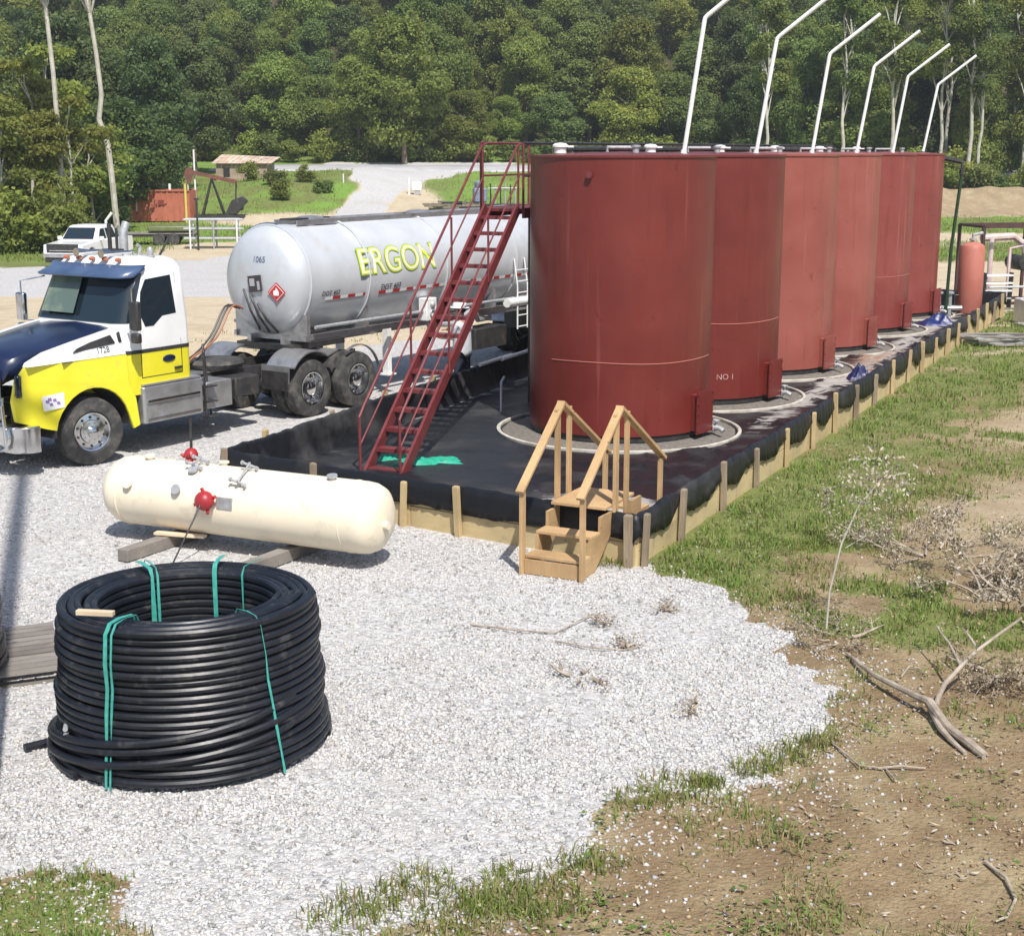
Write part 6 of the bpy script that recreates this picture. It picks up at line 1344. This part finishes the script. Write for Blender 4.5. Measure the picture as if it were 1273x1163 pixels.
def right_far():
    t = thing('scrubber_vessel', 'small upright salmon red vessel in the far corner of the bund', 'vessel', (13.55, 43.0, .06))
    MB().lathe([(.001, .0), (.34, .02), (.37, .10), (.37, 1.95), (.33, 2.05), (.20, 2.13), (.001, 2.16)], 36).build('shell', mat('salmon', (.40, .13, .095), (.46, .17, .125), 2, rough=.5, dirt=(.3, .12, .1), damt=(.55, .8)), t)
    b = MB(); b.tube([(0, 0, 2.1), (0, 0, 2.35), (.3, .1, 2.4)], .05, 8); b.lathe([(.11, 0), (.11, .04)], 12, Matrix.Translation((0, 0, 2.2))); b.build('outlet', M['galv'], t)
    MB().tube([(-.3, -.1, .6), (-.46, -.1, .6), (-.46, -.1, .05)], .03, 8).build('drain', M['black_steel'], t)
    t = thing('standpipe', 'tall thin dark green standpipe beside the farthest red tank', 'standpipe', (12.75, 42.6, 0)); gm = mat('dark_green', (.015, .045, .02), rough=.5)
    MB().tube([(0, 0, 0), (.05, 0, 2.0), (.22, 0, 4.15)], .05, 8).build('pipe', gm, t); MB().tube([(.22, 0, 4.15), (.22, 0, 4.5), (-.9, .4, 4.75)], .07, 8).build('head', M['black_steel'], t)
    b = MB()
    for k in range(3): b.tube([(-.5 + .32 * k, .1, .1), (-.5 + .32 * k, .1, .75)], .06, 8); b.lathe([(.12, 0), (.12, .05), (.05, .07)], 12, Matrix.Translation((-.5 + .32 * k, .1, .72)))
    b.tube([(-.9, .1, .3), (.5, .1, .3)], .07, 8); b.build('valve_manifold', M['galv'], t)
    # open frame skid
    t = thing('treater_skid', 'dark open steel frame with pale pipework beyond the end of the bund', 'skid', (15.75, 46.8, 0), R(10)); b = MB(); W_, D_, H_ = 2.3, 1.6, 2.5
    for x in (-W_ / 2, W_ / 2):
        for y in (-D_ / 2, D_ / 2): b.beam((x, y, 0), (x, y, H_), .09, .09)
    for z in (.1, H_):
        for y in (-D_ / 2, D_ / 2): b.beam((-W_ / 2, y, z), (W_ / 2, y, z), .09, .09)
        for x in (-W_ / 2, W_ / 2): b.beam((x, -D_ / 2, z), (x, D_ / 2, z), .08, .08)
    b.build('frame', mat('frame_dark', (.09, .035, .035), (.05, .03, .03), 5, rough=.7), t)
    b = MB(); b.tube([(-.8, 0, 2.1), (.3, 0, 2.15), (.7, 0, 1.9), (.95, -.3, .6)], .12, 10); b.tube([(-.6, -.3, .4), (-.6, -.3, 2.1)], .08, 10); b.tube([(.0, -.4, .3), (0, -.4, 1.8), (.5, -.4, 1.9)], .06, 8); b.build('pipework', mat('pinkish', (.50, .36, .34), (.62, .52, .50), 3, rough=.5), t)
    MB().lathe([(.001, 0), (.2, .03), (.24, .10), (.24, .9), (.2, .98), (.001, 1.0)], 24, Matrix.Translation((.35, .2, 1.35)) @ Matrix.Rotation(R(90), 4, 'X')).build('drum', M['black_steel'], t)
    for k in range(4): MB().box((-.75, -1.1 - .02 * k, .3 + .24 * k), (.9, .28, .05)).build('tread', M['white_pipe'] if k else M['galv'], t, False)
    MB().beam((-1.2, -1.1, 0), (-1.2, -1.15, 1.1), .05, .2).build('tread_frame', M['black_steel'], t); MB().beam((-.3, -1.1, 0), (-.3, -1.15, 1.1), .05, .2).build('tread_frame', M['black_steel'], t)
    g0 = on(1262, 404); t = thing('wellhead', 'wellhead with dark valves and a white block at the right edge', 'wellhead', (g0.x + 1.0, g0.y + .3, g0.z), .1)
    MB().box((0, 0, .35), (1.5, 1.2, .7)).build('block', M['white_pipe'], t, bevel=.04); MB().box((0, -.9, .05), (2.4, .9, .1)).build('slab', M['galv'], t)
    b = MB(); b.tube([(-.3, 0, .7), (-.3, 0, 1.9)], .09, 12); b.tube([(-.3, 0, 1.3), (1.2, 0, 1.3)], .06, 8); b.torus((-.3, -.25, 1.3), .26, .03, (0, 1, 0), 20, 6); b.torus((.4, -.2, 1.75), .2, .025, (0, 1, 0), 20, 6); b.tube([(.4, -.2, 1.75), (.4, 0, 1.3)], .03, 6); b.tube([(-.3, -.26, 1.3), (-.3, 0, 1.3)], .03, 6); b.build('valve_tree', M['black_steel'], t)
    MB().tube([(-1.8, 0, 1.05), (1.5, 0, 1.1)], .035, 8).build('rail', M['galv'], t)
    g0 = on(1243, 430); t = thing('hose_heap', 'loose heap of grey hoses lying on the ground past the bund end', 'hose heap', tuple(g0))
    for k in range(5):
        q = random.Random(40 + k); P = [(q.uniform(-.1, .1) + (.7 + .12 * k) * math.cos(a / 3.2), .35 * math.sin(a / 3.2) + q.uniform(-.05, .05), .05 + .05 * k) for a in range(20)]; MB().tube(P, .035, 6, closed=True).build('hose', M['galv'] if k % 2 else M['grey_wood'], t)
right_far()

# ------------------------------------------------------------------ trees
def crown_mesh(name, seed, h, r, z0, lobes, clumps, per, size, mats, squash=1., shell=.75, droop=0., layered=False):
    q = np.random.default_rng(seed); C = []
    for i in range(lobes):
        u = q.random(); z = z0 + (h - z0) * (.12 + .80 * u); prof = math.sin(math.pi * min(1, .22 + .70 * u)) ** .75
        a = q.random() * 6.28; d = r * prof * (.30 + .45 * q.random()); rr = r * (.17 + .30 * q.random() ** 1.4) * (.6 + .4 * prof)
        C.append((d * math.cos(a), d * math.sin(a), z, rr))
    C = np.array(C); k = q.choice(len(C), clumps, p=C[:, 3] ** 2 / (C[:, 3] ** 2).sum())
    n = q.normal(size=(clumps, 3)); n[:, 2] = n[:, 2] * .9 + .15; n /= np.linalg.norm(n, axis=1, keepdims=True)
    rad = C[k, 3] * (shell + (1.08 - shell) * q.random(clumps)); P = C[k, :3] + n * rad[:, None] * np.array([1, 1, .8 * squash])
    if layered: P[:, 2] = np.round(P[:, 2] / .9) * .9 + q.normal(size=clumps) * .12 - droop * np.hypot(P[:, 0], P[:, 1])
    P[:, 2] = np.maximum(P[:, 2], .15)
    cs = size * (1.1 + 1.2 * q.random(clumps)); Pl = np.repeat(P, per, 0) + q.normal(size=(clumps * per, 3)) * np.repeat(cs, per)[:, None] * np.array([1, 1, .6])
    no = np.repeat(n, per, 0) * .9 + q.normal(size=(clumps * per, 3)) * .55 + np.array([0, 0, .25]); no /= np.linalg.norm(no, axis=1, keepdims=True)
    a = np.cross(no, q.normal(size=no.shape)); a /= np.linalg.norm(a, axis=1, keepdims=True) + 1e-9; b = np.cross(no, a); s = (size * (.55 + .7 * q.random(len(Pl))))[:, None]
    V = np.stack([Pl + a * s, Pl + b * s * .6 + no * s * .15, Pl - a * s, Pl - b * s * .6 + no * s * .15], 1).reshape(-1, 3)
    return fast_mesh(name, V, np.arange(len(V)).reshape(-1, 4), mats, 4, False, np.repeat(q.random(clumps) < .30, per).astype(int) if len(mats) > 1 else None), C
def trunk_mesh(name, seed, h, r, C, m, lean=.03, top=.9):
    q = random.Random(seed); b = MB(); P = [Vector((0, 0, -.4))]; n = 9
    for i in range(1, n + 1): P.append(Vector((q.uniform(-1, 1) * lean * h * i / n, q.uniform(-1, 1) * lean * h * i / n, h * top * i / n)))
    b.tube(P, [r * (1.25 if i == 0 else 1 - .8 * i / n) for i in range(n + 1)], 8)
    for c in C[: min(len(C), 12)]:
        e = Vector(c[:3]); i = max(1, min(n - 1, int(e.z / (h * top) * n) - 1)); p = P[i]; mid_ = p.lerp(e, .5) + Vector((0, 0, .3)); b.tube([p, mid_, e], [r * .38, r * .24, r * .08], 5, cap=False)
    return b.mesh(name, m)
PROTO = {}
def proto(kind, seed, h, r, z0, lobes, clumps, per, size, leafs, tr, bark, **k):
    cm, C = crown_mesh('crown', seed, h, r, z0, lobes, clumps, per, size, [M[l] for l in leafs], **k); PROTO.setdefault(kind, []).append((cm, trunk_mesh('trunk', seed, h, tr, C, M[bark])))
for sd, h, r, lf in ((1, 12, 3.9, ('leaf_a', 'leaf_c')), (2, 10, 4.1, ('leaf_a', 'leaf_b')), (3, 13, 3.7, ('leaf_b', 'leaf_a')), (4, 11, 4.3, ('leaf_c', 'leaf_a')), (5, 9.5, 3.6, ('leaf_b', 'leaf_dark')), (6, 12.5, 4.2, ('leaf_dark', 'leaf_b')), (7, 10.5, 3.8, ('leaf_a', 'leaf_c'))):
    proto('broad', sd, h, r, .6, 30, 2300, 12, .155, lf, .22, 'bark')
for sd, h, r, lf in ((11, 20, 2.9, ('leaf_a', 'leaf_c')), (12, 18, 2.6, ('leaf_b', 'leaf_a')), (13, 21, 3.0, ('leaf_c', 'leaf_a'))):
    proto('tall', sd, h, r, 7.5, 16, 1000, 10, .15, lf, .20, 'pale_bark', shell=.5)
for sd, h, r, lf in ((21, 9, 3.4, ('leaf_c', 'leaf_a')), (22, 7.5, 3.2, ('leaf_a', 'leaf_c')), (23, 10, 3.0, ('leaf_c', 'leaf_c'))):
    proto('feather', sd, h, r, .8, 15, 1500, 8, .13, lf, .12, 'pale_bark', shell=.55, squash=.6, layered=True, droop=.10)
for sd, h, r, lf in ((31, 2.2, 1.5, ('leaf_a', 'leaf_c')), (32, 1.7, 1.7, ('leaf_b', 'leaf_a')), (33, 2.8, 1.6, ('leaf_c', 'leaf_a'))):
    proto('bush', sd, h, r, .1, 9, 330, 8, .13, lf, .05, 'bark')
def plant(kind, i, x, y, name, label, cat, group, sc=1., rz=None):
    cm, tm_ = PROTO[kind][i % len(PROTO[kind])]; t = thing(name, label, cat, (x, y, hz(x, y) - .1), random.random() * 6.28 if rz is None else rz, group); t.scale = (sc * random.uniform(.82, 1.15), sc * random.uniform(.82, 1.15), sc * random.uniform(.88, 1.22)) if kind == 'broad' else (sc, sc, sc * random.uniform(.92, 1.1))
    link('crown', cm, t); link('trunk', tm_, t); return t
q = random.Random(12)
# the wooded hillside behind the road
def hill_label(i, row, x, y):
    px = 636 + x / (y * .977) * 1800
    zone = next(z for lim, z in ((0, 'beyond the left edge'), (140, 'above the pickup'), (260, 'above the orange red tank'), (420, 'above the grassy mound'), (560, 'above the road junction'),
        (680, 'above the stair top'), (860, 'behind the nearest tank'), (960, 'behind the second vent pipe'), (1060, 'behind the middle vent pipes'), (1180, 'behind the last vent pipes'), (1273, 'above the cut bank'), (9999, 'beyond the right edge')) if px < lim)
    return ('mid green', 'mid green', 'dense dark green', 'yellow green', 'dense green', 'dark green', 'mid green')[i] + ' tree ' + ('at the foot of the hillside', 'in the second rank of the hillside', 'low on the hillside', 'partway up the hillside', 'higher on the hillside', 'high on the hillside', 'near the top of the wooded slope', 'on the upper shoulder of the slope', 'on the topmost slope', 'on the ridge')[row] + ' ' + zone
for row in range(10):
    y0 = 164 + row * 8.2; half = y0 * .372 + 5; nx_ = int(2 * half / (5.6 if row < 3 else 7.0))
    for k in range(nx_):
        x = -half + (k + .5 + q.uniform(-.35, .35)) * 2 * half / nx_; y = y0 + q.uniform(-3, 3)
        if x > 38 and row < 2: continue
        i = q.randrange(7); 
        if row == 0 and x < 0: i = q.choice((0, 1, 3, 6))
        plant('broad', i, x, y, 'forest_tree', hill_label(i, row, x, y), 'tree', 'trees covering the hillside', q.uniform(.72, 1.22) * (.85 if row == 0 else 1))
plant('broad', 3, -11.5, 158.5, 'forest_tree', 'tall rounded yellow green tree standing out above the road junction', 'tree', None, 1.30)
plant('broad', 3, -16.5, 160.5, 'forest_tree', 'rounded yellow green tree left of the tallest one by the junction', 'tree', None, 1.05)
# stand behind the right field, trunks showing
for k in range(34):
    x = 24 + 48 * (k % 17) / 16 + q.uniform(-1.5, 1.5); y = (142 if k < 17 else 151) + q.uniform(-3, 3)
    px = 636 + x / (y * .977) * 1800; zn = ('left of the last vent pipe', 'behind the last vent pipe', 'above the salmon vessel', 'at the right edge', 'beyond the right edge')[int(np.searchsorted([1120, 1180, 1225, 1273], px))]; rk = 'front' if k < 17 else 'rear'
    if k % 2: plant('broad', q.randrange(7), x, y + 5, 'forest_tree', 'leafy ' + rk + ' row tree in the right hand stand ' + zn, 'tree', 'leafy trees behind the right field', q.uniform(.8, 1.15))
    else: plant('tall', q.randrange(3), x, y, 'tall_tree', 'tall slim ' + rk + ' row tree with pale lower trunk ' + zn, 'tree', 'tall slim trees behind the right field', q.uniform(.85, 1.1))
for px, lab, sc in ((1203, 'thick pale trunked tall tree right of the last vent pipe', 1.1), (1215, 'slim pale trunked tall tree just right of the thick pale one', .9)):
    p = atY(px, 215, 139); t = plant('tall', 0 if sc > 1 else 1, p.x, p.y, 'tall_tree', lab, 'tree', None, sc)
# trees at the left, near the pickup
def bare_trunk(pts, Y, r, lab, crown_i):
    P = [atY(px, py, Y) for px, py in pts]; b0 = P[-1].copy(); b0.z = hz(b0.x, b0.y) - .1; t = thing('pale_tree', lab, 'tree', tuple(b0)); Q = [p - b0 for p in P[::-1]]; Q[0] = Vector((Q[0].x, Q[0].y, -.2)); Q.append(Q[-1] + Vector((-.2, 0, 1.6)))
    Q.append(Q[-1] + Vector((.3, 0, 2.2))); b = MB(); n = len(Q); b.tube(Q, [r * (1 - .6 * i / n) for i in range(n)], 8); top = Q[-2]
    for a in range(7):
        an = a * .9; b.tube([Q[-3], top + Vector((math.cos(an) * .9, math.sin(an) * .9, .5)), top + Vector((math.cos(an) * 2.0, math.sin(an) * 2.0, 1.4))], [r * .3, r * .2, r * .08], 5, cap=False)
    b.build('trunk', M['pale_bark'], t); o = link('crown', PROTO['broad'][crown_i][0], t); o.scale = (.62, .62, .5); o.location = (top.x, top.y, top.z - .3)
bare_trunk([(57, 12), (66, 90), (72, 160), (76, 215), (80, 285)], 92, .19, 'straight pale bare trunk tree at the far left', 0)
bare_trunk([(112, 20), (120, 70), (126, 118), (123, 148), (134, 180), (140, 230), (146, 280)], 96, .21, 'crooked pale bare trunk tree right of the straight one', 2)
for k, (X, Y, kd, i, sc) in enumerate(((-30.5, 88, 'feather', 0, 1.1), (-27.4, 92, 'feather', 2, 1.0), (-34.5, 90, 'feather', 1, 1.2), (-28.3, 99, 'feather', 1, 1.1), (-31.5, 97, 'feather', 2, 1.25), (-38.5, 94, 'feather', 0, 1.2), (-27.6, 90, 'feather', 1, .55), (-29, 104, 'broad', 4, .7), (-33.5, 108, 'feather', 2, 1.5), (-36, 103, 'broad', 5, .9), (-42, 100, 'broad', 0, .9))):
    labs = ['wide layered light green tree at the left beside the straight pale trunk', 'layered light green tree just behind the white pickup', 'low spreading light green tree cut off by the left edge', 'light green tree right of the crooked pale trunk', 'tall feathery tree between the two pale trunks', 'feathery tree beyond the left edge', 'small bushy feathery tree nearest the pickup', 'small dark tree behind the layered trees at the left', 'tall feathery yellow green tree behind the layered ones', 'dark tree behind the layered trees at the left edge', 'green tree beyond the left edge behind the feathery ones']
    plant(kd, i, X, Y, 'layered_tree' if kd == 'feather' else 'forest_tree', labs[k], 'tree', None, sc)
for k in range(26):
    row = k // 9; X = -60 + (k % 9) * 4.9 + q.uniform(-1, 1); Y = 116 + row * 13 + q.uniform(-3, 3)
    if X > -29 and Y < 150: continue
    lab_ = ('dark', 'deep green', 'dull green')[k % 3] + ' tree in the ' + ('front', 'middle', 'rear')[row] + ' rank of the left thicket ' + ('beyond the left edge', 'at the left edge', 'behind the straight pale trunk', 'behind the crooked pale trunk', 'above the orange red tank')[int(np.searchsorted([-20, 50, 100, 170], 636 + X / (Y * .977) * 1800))]
    plant('broad', q.choice((2, 4, 5, 5, 1)), X, Y, 'forest_tree', lab_, 'tree', 'dark trees behind the left lot', q.uniform(.9, 1.2))
# bushes along the edges
for k in range(46):
    if k < 24: X = -38 + k * 2.9 + q.uniform(-1, 1); Y = 160 + q.uniform(-.6, 1.5); lab, gr = 'low bush at the foot of the wooded hillside', 'bushes at the foot of the hillside'
    elif k < 36: X = 38 + (k - 24) * 1.9 + q.uniform(-.6, .6); Y = 137.5 + q.uniform(-1, 1.5); lab, gr = 'green bush on top of the cut bank at the right', 'bushes on the cut bank'
    else: X = -38 + (k - 36) * 1.35; Y = 83.5 + q.uniform(-.8, .8) + max(0, X + 30) * .6; lab, gr = 'low bush at the front of the left trees', 'bushes before the left trees'
    px = 636 + X / (Y * .977) * 1800; lab += ' ' + ('beyond the left edge', 'at the left edge', 'beside the pickup', 'behind the pickup', 'behind the orange red tank', 'by the low shed', 'above the grassy mound', 'at the road junction', 'behind the stair top', 'behind the nearest tank', 'behind the second tank', 'behind the vent pipes', 'above the salmon vessel', 'at the right edge', 'past the right edge')[int(np.searchsorted([-10, 40, 90, 150, 240, 320, 400, 500, 640, 840, 960, 1172, 1225, 1273], px))]; plant('bush', q.randrange(3), X, Y, 'bush', lab, 'bush', gr, q.uniform(.8, 1.4))
for k, (px, py, sc) in enumerate(((310, 225, .7), (345, 232, .8), (380, 226, .6), (350, 250, .7), (400, 240, .6))):
    g0 = on(px, py); plant('bush', k, g0.x, g0.y, 'bush', 'small bright bush on the grassy mound beside the drive', 'bush', 'bushes on the grassy mound', sc)
g0 = on(268, 212)
# rough grass far away
def far_grass():
    n = 60000; x, y = frustum(n, 78, 150, 1.0, 1.05); g_, gr_, _, _ = masks(x, y); k = (rng.random(n) < gr_ * .9) & (gr_ > .3); k &= ~((y > 143.5) & (y < 156.5) & (x > -30) & (x < 40)); x, y = x[k], y[k]
    blades('rough_grass', x, y, .10 + .22 * rng.random(len(x)), .05 + 0 * x, [M['grass'], M['leaf_c']], .8)
far_grass()

# ------------------------------------------------------------------ summer haze over the whole place
def haze():
    b = MB(); b.box((0, 175, 40), (760, 580, 85)); m_ = bpy.data.materials.new('haze'); m_.use_nodes = True; n_ = m_.node_tree; n_.nodes.clear()
    o = n_.nodes.new('ShaderNodeOutputMaterial'); v = n_.nodes.new('ShaderNodeVolumePrincipled'); v.inputs['Color'].default_value = (.86, .92, 1, 1); v.inputs['Density'].default_value = .00038; v.inputs['Anisotropy'].default_value = .2
    n_.links.new(v.outputs[0], o.inputs['Volume']); tag(b.build('haze', m_, None, False), kind='stuff')
haze()
